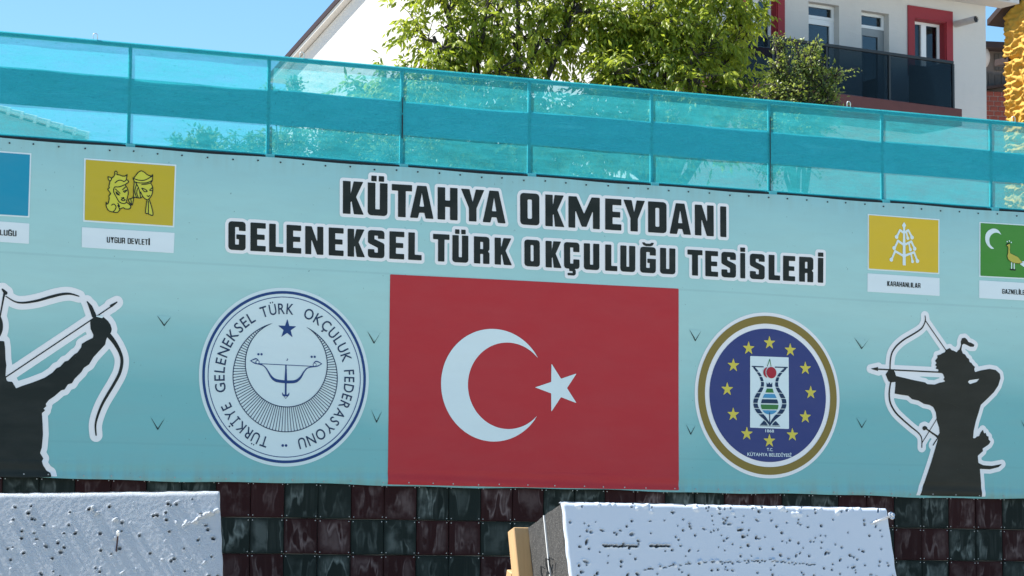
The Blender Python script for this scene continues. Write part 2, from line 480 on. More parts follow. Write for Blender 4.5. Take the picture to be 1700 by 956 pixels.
def fill(items, cell, offset=0.0, clip=None):
    bb = [min(i[1][0] for i in items), max(i[1][1] for i in items), min(i[1][2] for i in items), max(i[1][3] for i in items)]
    pad = offset+2*cell
    x0, z0 = bb[0]-pad, bb[2]-pad
    nx = int((bb[1]-bb[0]+2*pad)/cell)+2; nz = int((bb[3]-bb[2]+2*pad)/cell)+2
    xs = x0+np.arange(nx)*cell; zs = z0+np.arange(nz)*cell
    F = np.full((nz, nx), 1e3)
    for f, b in items:
        i0 = max(0, int((b[0]-pad-x0)/cell)); i1 = min(nx, int((b[1]+pad-x0)/cell)+2)
        j0 = max(0, int((b[2]-pad-z0)/cell)); j1 = min(nz, int((b[3]+pad-z0)/cell)+2)
        X, Z = np.meshgrid(xs[i0:i1], zs[j0:j1])
        F[j0:j1, i0:i1] = np.minimum(F[j0:j1, i0:i1], f(X, Z))
    F -= offset
    if clip is not None:
        X, Z = np.meshgrid(xs, zs); F = np.maximum(F, clip(X, Z))
    V = []; faces = []; idx = {}
    def vid(key, x, z):
        if key not in idx: idx[key] = len(V); V.append((x, z))
        return idx[key]
    ins = F < 0
    cnt = ins[:-1, :-1].astype(int)+ins[:-1, 1:]+ins[1:, :-1]+ins[1:, 1:]
    RUN = max(1, int(.22/cell))
    def corner(i, j): return vid((0, i, j), xs[i], zs[j])
    def edge(i, j, k, l):
        a, b = F[j, i], F[l, k]; t = a/(a-b)
        key = (1, i, j, k, l) if (i, j) < (k, l) else (1, k, l, i, j)
        return vid(key, xs[i]+(xs[k]-xs[i])*t, zs[j]+(zs[l]-zs[j])*t)
    for j in range(nz-1):
        i = 0; row = cnt[j]
        if not row.any(): continue
        while i < nx-1:
            c = row[i]
            if c == 0: i += 1; continue
            if c == 4:
                k = i
                while k < nx-1 and row[k] == 4 and k-i < RUN: k += 1
                faces.append((corner(i, j), corner(k, j), corner(k, j+1), corner(i, j+1))); i = k; continue
            cs = [(i, j), (i+1, j), (i+1, j+1), (i, j+1)]
            poly = []
            for q in range(4):
                a = cs[q]; b = cs[(q+1) % 4]
                if ins[a[1], a[0]]: poly.append(corner(*a))
                if ins[a[1], a[0]] != ins[b[1], b[0]]: poly.append(edge(*a, *b))
            if len(set(poly)) >= 3: faces.append(tuple(poly))
            i += 1
    return V, faces
banner = thing('banner', 'huge pale turquoise vinyl banner with red flag, emblems and archers, hung on the wall', 'banner', WP0, TH)
def printed(name, items, mat, parent, layer, cell=.008, offset=0.0, clip=None):
    V, F = fill(items, cell, offset, clip)
    me = mesh(name, [wall_local(s, z, BAN_OFF+layer*LAYER) for s, z in V], F, mat)
    return obj(name, me, parent)
def star(c, R, rot=0.0, k=.382):
    P = []
    for i in range(10):
        a = rot+i*math.pi/5; r = R if i % 2 == 0 else R*k
        P.append((c[0]+math.sin(a)*r, c[1]+math.cos(a)*r))
    return P
def sd_and(a, b): return (lambda X, Z: np.maximum(a[0](X, Z), b[0](X, Z))), a[1]
def above(z): return lambda X, Z: z-Z

# ------------------------------------------------------------ block lettering (squared condensed capitals)
def rr(x0, y0, x1, y1, c):
    k = c*.29
    return [(x0+c, y0), (x1-c, y0), (x1-k, y0+k), (x1, y0+c), (x1, y1-c), (x1-k, y1-k), (x1-c, y1), (x0+c, y1), (x0+k, y1-k), (x0, y1-c), (x0, y0+c), (x0+k, y0+k)]
def rc(x0, y0, x1, y1): return [(x0, y0), (x1, y0), (x1, y1), (x0, y1)]
def glyph(ch, w, t=.235, b=.195):
    c = .10
    base = {'Ü': 'U', 'Ç': 'C', 'Ğ': 'G', 'İ': 'I'}.get(ch, ch)
    L = []
    if base == 'O': L = [[rr(0, 0, w, 1, c), rr(t, b, w-t, 1-b, .03)]]
    elif base == 'D': L = [[[(0, 0), (w-c, 0), (w-.03, .03), (w, c), (w, 1-c), (w-.03, .97), (w-c, 1), (0, 1)], rr(t, b, w-t, 1-b, .03)]]
    elif base == 'U': L = [[[(0, 1), (0, c), (.03, .03), (c, 0), (w-c, 0), (w-.03, .03), (w, c), (w, 1), (w-t, 1), (w-t, b), (t, b), (t, 1)]]]
    elif base == 'C': L = [[[(c, 0), (w-c, 0), (w-.03, .03), (w, c), (w, .36), (w-t, .36), (w-t, b), (t, b), (t, 1-b), (w-t, 1-b), (w-t, .64), (w, .64), (w, 1-c), (w-.03, .97), (w-c, 1), (c, 1), (.03, .97), (0, 1-c), (0, c), (.03, .03)]]]
    elif base == 'G': L = [[[(c, 0), (w-c, 0), (w-.03, .03), (w, c), (w, .55), (w*.46, .55), (w*.46, .385), (w-t, .385), (w-t, b), (t, b), (t, 1-b), (w-t, 1-b), (w-t, .68), (w, .68), (w, 1-c), (w-.03, .97), (w-c, 1), (c, 1), (.03, .97), (0, 1-c), (0, c), (.03, .03)]]]
    elif base == 'S': L = [[[(c, 0), (w-c, 0), (w-.03, .03), (w, c), (w, .50), (w-.05, .55), (t, .68), (t, 1-b), (w-t, 1-b), (w-t, .70), (w, .70), (w, 1-c), (w-.03, .97), (w-c, 1), (c, 1), (.03, .97), (0, 1-c), (0, .56), (.05, .51), (w-t, .37), (w-t, b), (t, b), (t, .31), (0, .31), (0, c), (.03, .03)]]]
    elif base == 'E': L = [[[(0, 0), (w, 0), (w, b), (t, b), (t, .41), (w*.93, .41), (w*.93, .59), (t, .59), (t, 1-b), (w, 1-b), (w, 1), (0, 1)]]]
    elif base == 'L': L = [[[(0, 0), (w, 0), (w, b), (t, b), (t, 1), (0, 1)]]]
    elif base == 'I': L = [[rc(0, 0, w, 1)]]
    elif base == 'T': L = [[[(0, 1), (0, 1-b), (w/2-t/2, 1-b), (w/2-t/2, 0), (w/2+t/2, 0), (w/2+t/2, 1-b), (w, 1-b), (w, 1)]]]
    elif base == 'H': L = [[[(0, 0), (t, 0), (t, .40), (w-t, .40), (w-t, 0), (w, 0), (w, 1), (w-t, 1), (w-t, .60), (t, .60), (t, 1), (0, 1)]]]
    elif base == 'A': L = [[[(0, 0), (t*1.02, 0), (t*1.02+.045, .17), (w-t*1.02-.045, .17), (w-t*1.02, 0), (w, 0), (w*.70, 1), (w*.30, 1)], [(w*.40, .36), (w*.60, .36), (w*.5, .80)]]]
    elif base == 'K': L = [[[(0, 0), (t, 0), (t, .36), (t+.03, .40), (w-.30, 0), (w, 0), (w*.63, .53), (w*.97, 1), (w-.31, 1), (t, .60), (t, 1), (0, 1)]]]
    elif base == 'Y': L = [[[(0, 1), (.265, 1), (w/2, .60), (w-.265, 1), (w, 1), (w/2+t/2, .41), (w/2+t/2, 0), (w/2-t/2, 0), (w/2-t/2, .41)]]]
    elif base == 'N': L = [[[(0, 0), (t*.92, 0), (t*.92, .56), (w-t*.98, 0), (w, 0), (w, 1), (w-t*.92, 1), (w-t*.92, .44), (t*.98, 1), (0, 1)]]]
    elif base == 'M': L = [[[(0, 0), (t*.92, 0), (t*.92, .58), (w/2-.075, .05), (w/2+.075, .05), (w-t*.92, .58), (w-t*.92, 0), (w, 0), (w, 1), (w-t*1.1, 1), (w/2, .46), (t*1.1, 1), (0, 1)]]]
    elif base == 'R': L = [[[(0, 0), (t, 0), (t, .36), (w-t, .36), (w-t, 0), (w, 0), (w, .40), (w-.06, .465), (w, .53), (w, 1-c), (w-.03, .97), (w-c, 1), (0, 1)], rc(t, .54, w-t, 1-b)]]
    elif base == 'V': L = [[[(0, 1), (t*1.05, 1), (w/2, .28), (w-t*1.05, 1), (w, 1), (w/2+t*.62, 0), (w/2-t*.62, 0)]]]
    elif base == 'Z': L = [[[(0, 0), (w, 0), (w, b), (t*1.05, b), (w, 1-b), (w, 1), (0, 1), (0, 1-b), (w-t*1.05, 1-b), (0, b)]]]
    if ch == 'Ü': L += [[rc(w/2-.195, 1.045, w/2-.032, 1.215)], [rc(w/2+.032, 1.045, w/2+.195, 1.215)]]
    if ch == 'İ': L += [[rc(0, 1.045, w, 1.215)]]
    if ch == 'Ç': L += [[[(w/2-.10, 0), (w/2-.10, -.09), (w/2+.03, -.09), (w/2+.03, -.16), (w/2-.16, -.16), (w/2-.16, -.255), (w/2+.09, -.255), (w/2+.15, -.20), (w/2+.15, -.05), (w/2+.10, 0)]]]
    if ch == 'Ğ': L += [[[(.10*w, 1.17), (.22*w, 1.06), (.36*w, 1.03), (.64*w, 1.03), (.78*w, 1.06), (.90*w, 1.17), (.72*w, 1.17), (.64*w, 1.13), (.36*w, 1.13), (.28*w, 1.17)]]]
    return L
def title_row(letters, base, cap, parent_name, label):
    # letters: (char, x left px, x right px); base/cap are functions of px x
    all_items = []; per = []
    for ch, xl, xr in letters:
        cp = cap((xl+xr)/2); w = (xr-xl)/cp
        items = [sd_poly([[wpx(xl+gx*cp, base(xl+gx*cp)-gy*cp) for gx, gy in lp] for lp in loops]) for loops in glyph(ch, w)]
        per.append(items); all_items += items
    par = printed(parent_name, all_items, 'ink_halo', banner, 1, .010, .038)
    par['label'] = label
    for items in per: printed('letter', items, 'ink_black', par, 2, .0075)
def lin(xa, ya, xb, yb): return lambda x: ya+(yb-ya)*(x-xa)/(xb-xa)
A6 = lambda x: 350+x/3.148
A7 = lambda x: 840+x/3.036
def rows(sa, La, sb, Lb):
    return [(c, A6(a), A6(b)) for c, (a, b) in zip(sa, La)] + [(c, A7(a), A7(b)) for c, (a, b) in zip(sb, Lb)]
r1 = rows('KÜTAHYA', [(681, 790), (810, 913), (935, 1040), (1030, 1152), (1173, 1277), (1295, 1417), (1408, 1528)],
          'OKMEYDANI', [(60, 157), (187, 283), (303, 460), (487, 568), (578, 686), (702, 795), (810, 918), (938, 1034), (1067, 1098)])
r2 = rows('GELENEKSELTÜRK', [(82, 172), (197, 277), (295, 369), (386, 463), (484, 579), (607, 685), (706, 797), (812, 898), (924, 1001), (1022, 1091), (1150, 1235), (1250, 1333), (1362, 1443), (1470, 1560)],
          'OKÇULUĞUTESİSLERİ', [(80, 158), (187, 268), (280, 358), (380, 458), (487, 548), (563, 638), (662, 741), (762, 839), (900, 976), (990, 1055), (1072, 1146), (1168, 1193), (1217, 1292), (1312, 1370), (1385, 1446), (1466, 1537), (1560, 1587)])

# ------------------------------------------------------------ ground and upper terrace
g = structure(obj('ground', mesh('ground', [(-600, -300, 0), (600, -300, 0), (600, 900, 0), (-600, 900, 0)], [(0, 1, 2, 3)], 'ground')))
TERR = 5.6
mb = MB(); mb.box(-70, 90, .62, 260, 0.03, TERR)
structure(obj('terrace', mb.me('terrace', 'ground'), None, WP0, (0, 0, TH)))

# ------------------------------------------------------------ retaining wall with rubber tiles
wall = thing('retaining_wall', 'tall retaining wall faced with dark red and green rubber tiles below the banner', 'wall', WP0, TH)
mb = MB(); mb.box(-34, 36, .03, .60, 0, 6.16)
obj('concrete_body', mb.me('concrete_body', 'concrete'), wall)
mb = MB(); mb.box(-34, 36, -.005, .62, 6.163, 6.205)
obj('coping', mb.me('coping', 'gap_shade'), wall)  # coping coloured near-black as the shadow line between fence and banner
TP = .399; TZ = 2.519; TS0 = -3.168
def tile_mesh(name, mat):
    mb = MB(); h = TP/2-.003
    mb.box(-h, h, -.028, 0, -h, h, .006); nf = len(mb.f)
    for sx in (-1, 1):
        for sz in (-1, 1):
            mb.tube([(sx*(h-.024), -.026, sz*(h-.022)), (sx*(h-.024), -.034, sz*(h-.022))], .006, 6)
    return mesh(name, mb.v, mb.f, [mat, 'screw'], False, [0]*nf+[1]*(len(mb.f)-nf))
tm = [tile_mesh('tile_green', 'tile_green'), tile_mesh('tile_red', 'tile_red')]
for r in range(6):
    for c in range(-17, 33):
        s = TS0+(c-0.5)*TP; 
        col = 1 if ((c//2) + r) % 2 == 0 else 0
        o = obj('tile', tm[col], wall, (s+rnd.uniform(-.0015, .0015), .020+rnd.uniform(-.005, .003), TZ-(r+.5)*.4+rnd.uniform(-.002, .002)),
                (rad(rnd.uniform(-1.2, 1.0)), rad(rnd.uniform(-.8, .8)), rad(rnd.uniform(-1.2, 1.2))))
        # s of tile right edge = TS0 + c*TP
mb = MB(); mb.box(-34, 36, -.03, .02, 0, TZ-6*.4-.006)
obj('plinth', mb.me('plinth', 'concrete'), wall)

# ------------------------------------------------------------ banner sheet
BT = lambda s: 6.155
BB = 2.505
ns, nz = 360, 190
V = []; F = []
S0, S1 = -9.2, 9.6
for j in range(nz+1):
    for i in range(ns+1):
        s = S0+(S1-S0)*i/ns; e = .010*math.sin(s*1.9)+.006*math.sin(s*5.3+1)
        zt = 6.170+.006*math.sin(s*3.7); zb = BB+e*.7
        z = zb+(zt-zb)*j/nz
        V.append(wall_local(s, z, BAN_OFF))
for j in range(nz):
    for i in range(ns):
        a = j*(ns+1)+i; F.append((a, a+1, a+ns+2, a+ns+1))
obj('vinyl_sheet', mesh('vinyl_sheet', V, F, 'banner', True), banner)
mb = MB()
s = S0+.1
while s < S1:
    z = 6.170-.045+rnd.uniform(-.008, .008); p = wall_local(s, z, BAN_OFF)
    mb.tube([(p[0], p[1]+.004, z), (p[0], p[1]-.010, z)], .0095, 8)
    s += rnd.uniform(.26, .30)
o = obj('hem_bolts', mb.me('hem_bolts', 'grommet'), banner); o['kind'] = 'stuff'
mb = MB(); s = S0+.1
while s < S1:
    z = BB+.035+rnd.uniform(-.006, .006); p = wall_local(s, z, BAN_OFF)
    mb.tube([(p[0], p[1]+.004, z), (p[0], p[1]-.010, z)], .008, 8)
    s += rnd.uniform(.24, .40)
o = obj('bottom_hem_screws', mb.me('bottom_hem_screws', 'screw'), banner); o['kind'] = 'stuff'
# wind slits: V cuts with the flap bulging out
for (x, y, dx, h) in ((270, 541, 12, 17), (259, 713, 12, 21), (618, 570, 11, 20), (622, 701, 9, 21), (1150, 566, 10, 19), (1143, 721, 8, 17), (1427, 579, 12, 18), (1427, 710, 9, 17), (1700, 717, 10, 19)):
    a, b, c = wpx(x-dx, y-h), wpx(x, y), wpx(x+dx, y-h+2)
    o = printed('wind_slit', [sd_stroke([a, b], [.003, .014]), sd_stroke([b, c], [.010, .003])], 'slit_dark', banner, 1, .006)
    fa = [wall_local(*p, BAN_OFF+.004) for p in (a, c)]
    m_ = [(a[k]+c[k])/2 for k in (0, 1)]
    tip = wall_local(b[0]+rnd.uniform(-.01, .01), b[1]+.02, BAN_OFF+rnd.uniform(.008, .016)); tp = wall_local(*m_, BAN_OFF+.004)
    obj('flap', mesh('flap', [fa[0], fa[1], tip, tp], [(0, 2, 3), (3, 2, 1)], 'banner'), o)

# ------------------------------------------------------------ prints on the banner
title_row(r1, lin(583, 356.4, 1196, 394.3), lin(583, 54.3, 1196, 50.7), 'title_line', 'upper line of the black title lettering')
title_row(r2, lin(390, 416.1, 1358, 470), lin(390, 47.3, 1358, 41.2), 'title_line', 'lower line of the black title lettering')

flag = printed('flag_print', [sd_poly([[wpx(645, 456), wpx(1122, 480), wpx(1123, 814), wpx(640, 805)]])], 'ink_red', banner, 1, .010, 0, above(BB+.012))
flag['label'] = 'red flag with white crescent and star'
Z3 = Zoom(620, 440, 2.515)
def vcircle(Z, cx, cy, ry):
    c = Z(cx, cy); r = (Z(cx, cy-ry)[1]-Z(cx, cy+ry)[1])/2
    return ((c[0]), (Z(cx, cy-ry)[1]+Z(cx, cy+ry)[1])/2), r
co, ro = vcircle(Z3, 491, 503, 234.5); ci, ri = vcircle(Z3, 551.5, 505.5, 180)
printed('crescent', [sd_minus(sd_disc(co, ro), sd_disc(ci, ri))], 'ink_white', flag, 2, .012)
tips = Z3.pts([(663, 512), (731, 413), (836, 454), (836, 578), (731, 614)])
cx = sum(p[0] for p in tips)/5; cz = sum(p[1] for p in tips)/5
P = []
for i in range(5):
    a, b = tips[i], tips[(i+1) % 5]
    P += [a, (cx+((a[0]+b[0])/2-cx)*.472, cz+((a[1]+b[1])/2-cz)*.472)]
printed('star', [sd_poly([P])], 'ink_white', flag, 2, .008)

# --- archers
ZA = Zoom(1410, 500, 2.81)
body = [(436, 230), (446, 224), (455, 220), (462, 229), (474, 233), (487, 240), (492, 232), (500, 226), (507, 205), (506, 190), (512, 174), (526, 172), (535, 180), (542, 192), (556, 196), (570, 205), (566, 214), (550, 214), (535, 206), (520, 200), (512, 206), (509, 228), (515, 245), (526, 250), (535, 265), (543, 270), (547, 285), (556, 290), (562, 300), (572, 308), (568, 318), (572, 332), (600, 324), (640, 317), (668, 322), (688, 340), (691, 360), (680, 395), (660, 425), (630, 455), (598, 485), (588, 520), (575, 560), (565, 605), (562, 640), (572, 640), (580, 632), (590, 630), (598, 612), (608, 600), (613, 618), (620, 614), (626, 630), (634, 632), (634, 646), (643, 655), (636, 668), (622, 678), (606, 688), (608, 700), (584, 722), (587, 755), (610, 766), (650, 769), (697, 760), (680, 775), (640, 785), (600, 783), (594, 783), (600, 850), (604, 915), (318, 906), (340, 840), (370, 750), (400, 645), (390, 632), (370, 618), (350, 603), (345, 600), (335, 604), (328, 596), (330, 586), (340, 582), (350, 588), (352, 596), (375, 612), (400, 628), (408, 615), (405, 590), (395, 560), (390, 520), (378, 495), (360, 485), (335, 480), (310, 465), (280, 458), (262, 442), (225, 437), (200, 432), (203, 400), (204, 377), (185, 380), (172, 375), (165, 360), (158, 342), (170, 325), (190, 320), (200, 330), (206, 350), (240, 358), (290, 370), (340, 380), (350, 388), (385, 390), (405, 382), (425, 378), (433, 375), (424, 366), (430, 358), (422, 340), (400, 330), (402, 320), (388, 316), (394, 305), (386, 300), (393, 290), (386, 280), (397, 265), (396, 254), (412, 250), (420, 244), (432, 240)]
eye = [(538, 378), (545, 370), (592, 363), (580, 378), (548, 388)]
w = ZA.m
it = [sd_poly([ZA.pts(body), ZA.pts(eye)]),
      sd_stroke(catmull(ZA.pts([(340, 70), (341, 92), (330, 120), (312, 138), (280, 158), (240, 182), (208, 210), (188, 240), (180, 275), (178, 322)])), [w(5), w(7), w(8), w(8), w(7)]),
      sd_stroke(catmull(ZA.pts([(184, 372), (178, 400), (175, 440), (182, 480), (205, 520), (240, 555), (280, 590), (310, 615), (325, 640), (326, 683)])), [w(7), w(9), w(9), w(7), w(5)]),
      sd_stroke(ZA.pts([(340, 90), (438, 232)]), w(5)), sd_stroke(ZA.pts([(396, 548), (328, 660)]), w(4)),
      sd_stroke(ZA.pts([(100, 317), (430, 334)]), w(7)), sd_poly([ZA.pts([(88, 316), (126, 307), (118, 318), (126, 328)])]),
      sd_stroke(ZA.pts([(395, 645), (378, 672)]), w(6))]
hal = printed('archer_outline', it+[sd_poly([ZA.pts(body)])], 'ink_halo', banner, 1, .010, w(22), above(BB+.02))
hal['label'] = 'archer in plumed helmet aiming to the left'
printed('archer_silhouette', it, 'ink_charcoal', hal, 2, .007, 0, above(ZA(318, 906)[1]-.002))
ZB = Zoom(0, 450, 2.73)
body = [(-40, 325), (-10, 318), (12, 320), (16, 350), (18, 400), (22, 430), (20, 445), (18, 480), (24, 498), (30, 502), (48, 503), (66, 533), (90, 523), (130, 510), (165, 497), (195, 485), (230, 462), (248, 442), (265, 435), (285, 412), (300, 408), (330, 378), (342, 372), (360, 347), (362, 332), (385, 318), (412, 305), (415, 292), (402, 265), (400, 235), (412, 215), (425, 208), (445, 203), (462, 212), (480, 228), (492, 245), (498, 265), (495, 280), (478, 298), (472, 315), (468, 335), (440, 365), (415, 392), (395, 425), (372, 440), (360, 460), (330, 490), (318, 510), (300, 515), (285, 538), (270, 542), (240, 568), (215, 585), (200, 603), (203, 614), (190, 625), (198, 632), (183, 645), (186, 690), (188, 740), (183, 800), (175, 825), (190, 850), (183, 862), (188, 880), (195, 890), (205, 905), (222, 915), (225, 934), (0, 938), (-190, 940), (-190, 700), (-190, 520), (-150, 430), (-90, 340)]
w = ZB.m
it = [sd_poly([ZB.pts(body)]), sd_disc(ZB(-85, 250), w(85)),
      sd_stroke(catmull(ZB.pts([(18, 116), (60, 141), (100, 146), (160, 137), (220, 120), (270, 108), (310, 106), (350, 117)])), [w(4), w(7), w(10), w(12), w(10), w(4)]),
      sd_stroke(ZB.pts([(386, 140), (402, 165), (418, 205)]), [w(4), w(16), w(20)]),
      sd_stroke(catmull(ZB.pts([(480, 288), (510, 325), (535, 370), (544, 410), (535, 460), (510, 510), (480, 560), (455, 605), (435, 655), (425, 700), (428, 745)])), [w(22), w(14), w(13), w(12), w(10), w(6)]),
      sd_stroke(ZB.pts([(18, 483), (515, 150)]), w(5)), sd_stroke(ZB.pts([(496, 160), (522, 143)]), [w(12), w(5)]),
      sd_stroke(ZB.pts([(4, 86), (18, 102)]), [w(8), w(16)]), sd_stroke(ZB.pts([(12, 104), (0, 170), (-30, 330)]), [w(8), w(5)])]
hal = printed('archer_outline', it, 'ink_halo', banner, 1, .010, w(25), above(BB+.02))
hal['label'] = 'large archer drawing a bow to the right, cut by the frame'
sil = printed('archer_silhouette', it, 'ink_black', hal, 2, .007, 0, above(ZB(0, 934)[1]))
printed('knot', [sd_stroke(ZB.pts([(428, 207), (452, 209)]), [w(4), w(12)])], 'ink_white', hal, 3, .005)

# --- text set in the built-in typeface
def text_me(body, bold=0.0):
    cu = bpy.data.curves.new('t', 'FONT'); cu.body = body; cu.offset = bold; cu.resolution_u = 4
    o = bpy.data.objects.new('t', cu); C.objects.link(o)
    bpy.context.view_layer.update()
    dg = bpy.context.evaluated_depsgraph_get()
    me = bpy.data.meshes.new_from_object(o.evaluated_get(dg))
    V = [tuple(v.co) for v in me.vertices]; F = [tuple(p.vertices) for p in me.polygons]
    bpy.data.objects.remove(o); bpy.data.curves.remove(cu); bpy.data.meshes.remove(me)
    return V, F
CAPH = max(v[1] for v in text_me('H')[0])
def text_on(name, body, xl, xr, y, cap, Z, mat, parent, layer, bold=.0):
    # fitted between two pixel x, on a baseline following the wall
    V, F = text_me(body, bold)
    x0 = min(v[0] for v in V); x1 = max(v[0] for v in V)
    a = Z(xl, y); b = Z(xr, y); hm = Z.m(cap)
    P = [wall_local(a[0]+(v[0]-x0)/(x1-x0)*(b[0]-a[0]), (a[1]+Z((xl+xr)/2, y)[1])/2+v[1]/CAPH*hm, BAN_OFF+layer*LAYER) for v in V]
    return obj(name, mesh(name, P, F, mat), parent)

# --- archery federation emblem
ZL = Zoom(320, 470, 3.084)
c0, R0 = vcircle(ZL, 463.5, 483, 457)
w = lambda v: v/457*R0
em = printed('round_emblem', [sd_disc(c0, R0)], 'ink_disc', banner, 1, .012)
em['label'] = 'round pale blue archery emblem with bow and ring of lettering'
printed('rim', [sd_ring(c0, w(433), w(14)), sd_ring(c0, w(409), w(4))], 'ink_navy', em, 2, .007)
oc = (c0[0]+w(3), c0[1]-w(0)); orr = w(280)
ic = (c0[0]+w(7), c0[1]+w(67)); irr = w(220)
it = [sd_minus(sd_ring(oc, orr, w(4.5)), sd_disc(ic, irr-w(1))), sd_minus(sd_ring(ic, irr, w(4.5)), (lambda X, Z: -(np.hypot(X-oc[0], Z-oc[1])-orr), sd_disc(oc, orr)[1]))]
fc = (c0[0]+w(5), c0[1]+w(40))
for k in range(-47, 48):
    a = math.pi+k*rad(3.05)+.0
    d = (math.sin(a), math.cos(a))
    def hit(c, r):
        px, pz = fc[0]-c[0], fc[1]-c[1]; bq = px*d[0]+pz*d[1]; cq = px*px+pz*pz-r*r
        return -bq+math.sqrt(max(0, bq*bq-cq))
    t0, t1 = hit(ic, irr), hit(oc, orr)
    if t1-t0 > w(3): it.append(sd_stroke([(fc[0]+d[0]*t0, fc[1]+d[1]*t0), (fc[0]+d[0]*t1, fc[1]+d[1]*t1)], w(3.6)))
printed('ribbed_crescent', it, 'ink_line_navy', em, 2, .0045)
sc = ZL(474, 237)
printed('star', [sd_poly([star(sc, w(52), 0)])], 'ink_navy', em, 2, .005)
Z5 = Zoom(400, 560, 7.97); q = Z5.m
bow = catmull(Z5.pts([(215, 352), (260, 370), (300, 400), (335, 450), (370, 510), (410, 555), (460, 578), (570, 592), (680, 590), (735, 565), (775, 520), (810, 460), (850, 415), (900, 398), (950, 390)]))
it = [sd_stroke(bow, [q(12), q(12), q(16), q(26), q(38), q(38), q(38), q(26), q(16), q(12), q(12)]),
      sd_stroke(Z5.pts([(215, 352), (930, 388)]), q(9)), sd_stroke(Z5.pts([(573, 372), (571, 590)]), [q(16), q(36)]),
      sd_stroke(Z5.pts([(571, 590), (570, 765)]), q(24)), sd_stroke(catmull(Z5.pts([(525, 735), (538, 768), (570, 772), (602, 768), (615, 738)])), [q(6), q(22), q(24), q(22), q(6)]),
      sd_stroke(Z5.pts([(545, 782), (570, 812), (598, 782)]), q(6)),
      sd_stroke(catmull(Z5.pts([(105, 314), (145, 298), (180, 287), (205, 305)])), [q(6), q(14), q(16), q(8)]), sd_stroke(catmull(Z5.pts([(105, 314), (160, 345), (215, 358), (260, 372)])), [q(8), q(14), q(14), q(10)]),
      sd_stroke(catmull(Z5.pts([(1045, 354), (1000, 330), (965, 324), (940, 342)])), [q(6), q(14), q(16), q(8)]), sd_stroke(catmull(Z5.pts([(1045, 354), (990, 384), (930, 394), (890, 400)])), [q(8), q(14), q(14), q(10)]),
      sd_ring(Z5(198, 332), q(22), q(8)), sd_ring(Z5(950, 366), q(20), q(8)),
      sd_disc(Z5(210, 228), q(15)), sd_disc(Z5(251, 228), q(15)), sd_disc(Z5(911, 262), q(15)), sd_disc(Z5(951, 262), q(15)),
      sd_minus(sd_disc(Z5(583, 296), q(17)), sd_disc(Z5(576, 292), q(15)))]
printed('bow_motif', it, 'ink_navy', em, 2, .0045)
for p_ in ((198, 332), (950, 366)): printed('nock_spot', [sd_disc(Z5(*p_), q(16))], 'ink_white', em, 3, .005)
Rb, Hc = w(322), w(54)
for word, a0, a1 in (('TÜRKİYE', 194.5, 244.5), ('GELENEKSEL', 255, 330), ('TÜRK', 337, 366.5), ('OKÇULUK', 376.5, 434.5), ('FEDERASYONU', 442, 527)):
    gl = [text_me(ch, .006) for ch in word]
    wd = [max(v[0] for v in g_[0])-min(v[0] for v in g_[0]) for g_ in gl]
    gap = .16; tot = sum(wd)+gap*(len(word)-1); cur = 0.0
    for (gv, gf), ww in zip(gl, wd):
        x0 = min(v[0] for v in gv); TV = []
        ac = rad(a0+(a1-a0)*(cur+ww/2)/tot)
        kx = rad(a1-a0)*(Rb+Hc*.4)/tot
        for v in gv:
            dx = (v[0]-x0-ww/2)*kx; dr = Rb+v[1]/CAPH*Hc
            s = c0[0]+math.sin(ac)*dr+math.cos(ac)*dx; z = c0[1]+math.cos(ac)*dr-math.sin(ac)*dx
            TV.append(wall_local(s, z, BAN_OFF+2*LAYER))
        obj('ring_letter', mesh('ring_letter', TV, gf, 'ink_line_navy'), em); cur += ww+gap
for x_ in (452, 469): printed('dot', [sd_disc(ZL(x_, 832), w(7))], 'ink_navy', em, 2, .004)

# --- municipal emblem
ZR = Zoom(1130, 500, 3.187)
c1, R1 = vcircle(ZR, 450, 500, 438)
w = lambda v: v/438*R1
em = printed('round_emblem', [sd_disc(c1, R1)], 'ink_halo', banner, 1, .012)
em['label'] = 'round navy municipal emblem with gold rim and yellow stars'
printed('gold_rim', [sd_ring(c1, w(399), w(41))], 'ink_gold', em, 2, .01)
printed('navy_disc', [sd_disc(c1, w(352))], 'ink_indigo', em, 2, .012)
for p in [(455, 222), (566, 260), (646, 357), (674, 485), (644, 613), (575, 708), (454, 740), (335, 702), (263, 600), (231, 467), (263, 341), (344, 251)]:
    printed('star', [sd_poly([star(ZR(*p), w(39), 0)])], 'ink_star_yellow', em, 3, .006)
vp = printed('vase_panel', [sd_poly([ZR.pts([(352, 292), (557, 299), (557, 677), (352, 670)])])], 'ink_white', em, 3, .006)
ZV = Zoom(1220, 560, 4.155); v_ = ZV.m
belly = sd_poly([catmull(ZV.pts([(200, 350), (190, 380), (172, 415), (160, 450), (158, 475), (168, 505), (188, 526), (218, 534), (250, 526), (270, 505), (279, 475), (276, 450), (264, 415), (246, 380), (238, 350)]), 4)])
cuts = [sd_stroke(ZV.pts([(90, y), (350, y+5)]), v_(5)) for y in (241, 272, 306, 343, 383, 420, 456, 492, 528)]
lb = sd_stroke(catmull(ZV.pts([(112, 212), (150, 262), (168, 310), (165, 350), (140, 395), (122, 440), (125, 480), (148, 520), (182, 555), (206, 584), (219, 606)])), [v_(14), v_(20), v_(24), v_(25), v_(34), v_(36), v_(34), v_(26), v_(16), v_(8)])
rb = sd_stroke(catmull(ZV.pts([(330, 216), (286, 262), (268, 310), (272, 350), (298, 395), (318, 440), (316, 480), (294, 520), (258, 555), (234, 584), (221, 606)])), [v_(14), v_(20), v_(24), v_(25), v_(34), v_(36), v_(34), v_(26), v_(16), v_(8)])
def cutall(s_):
    for c_ in cuts: s_ = sd_minus(s_, c_)
    return s_
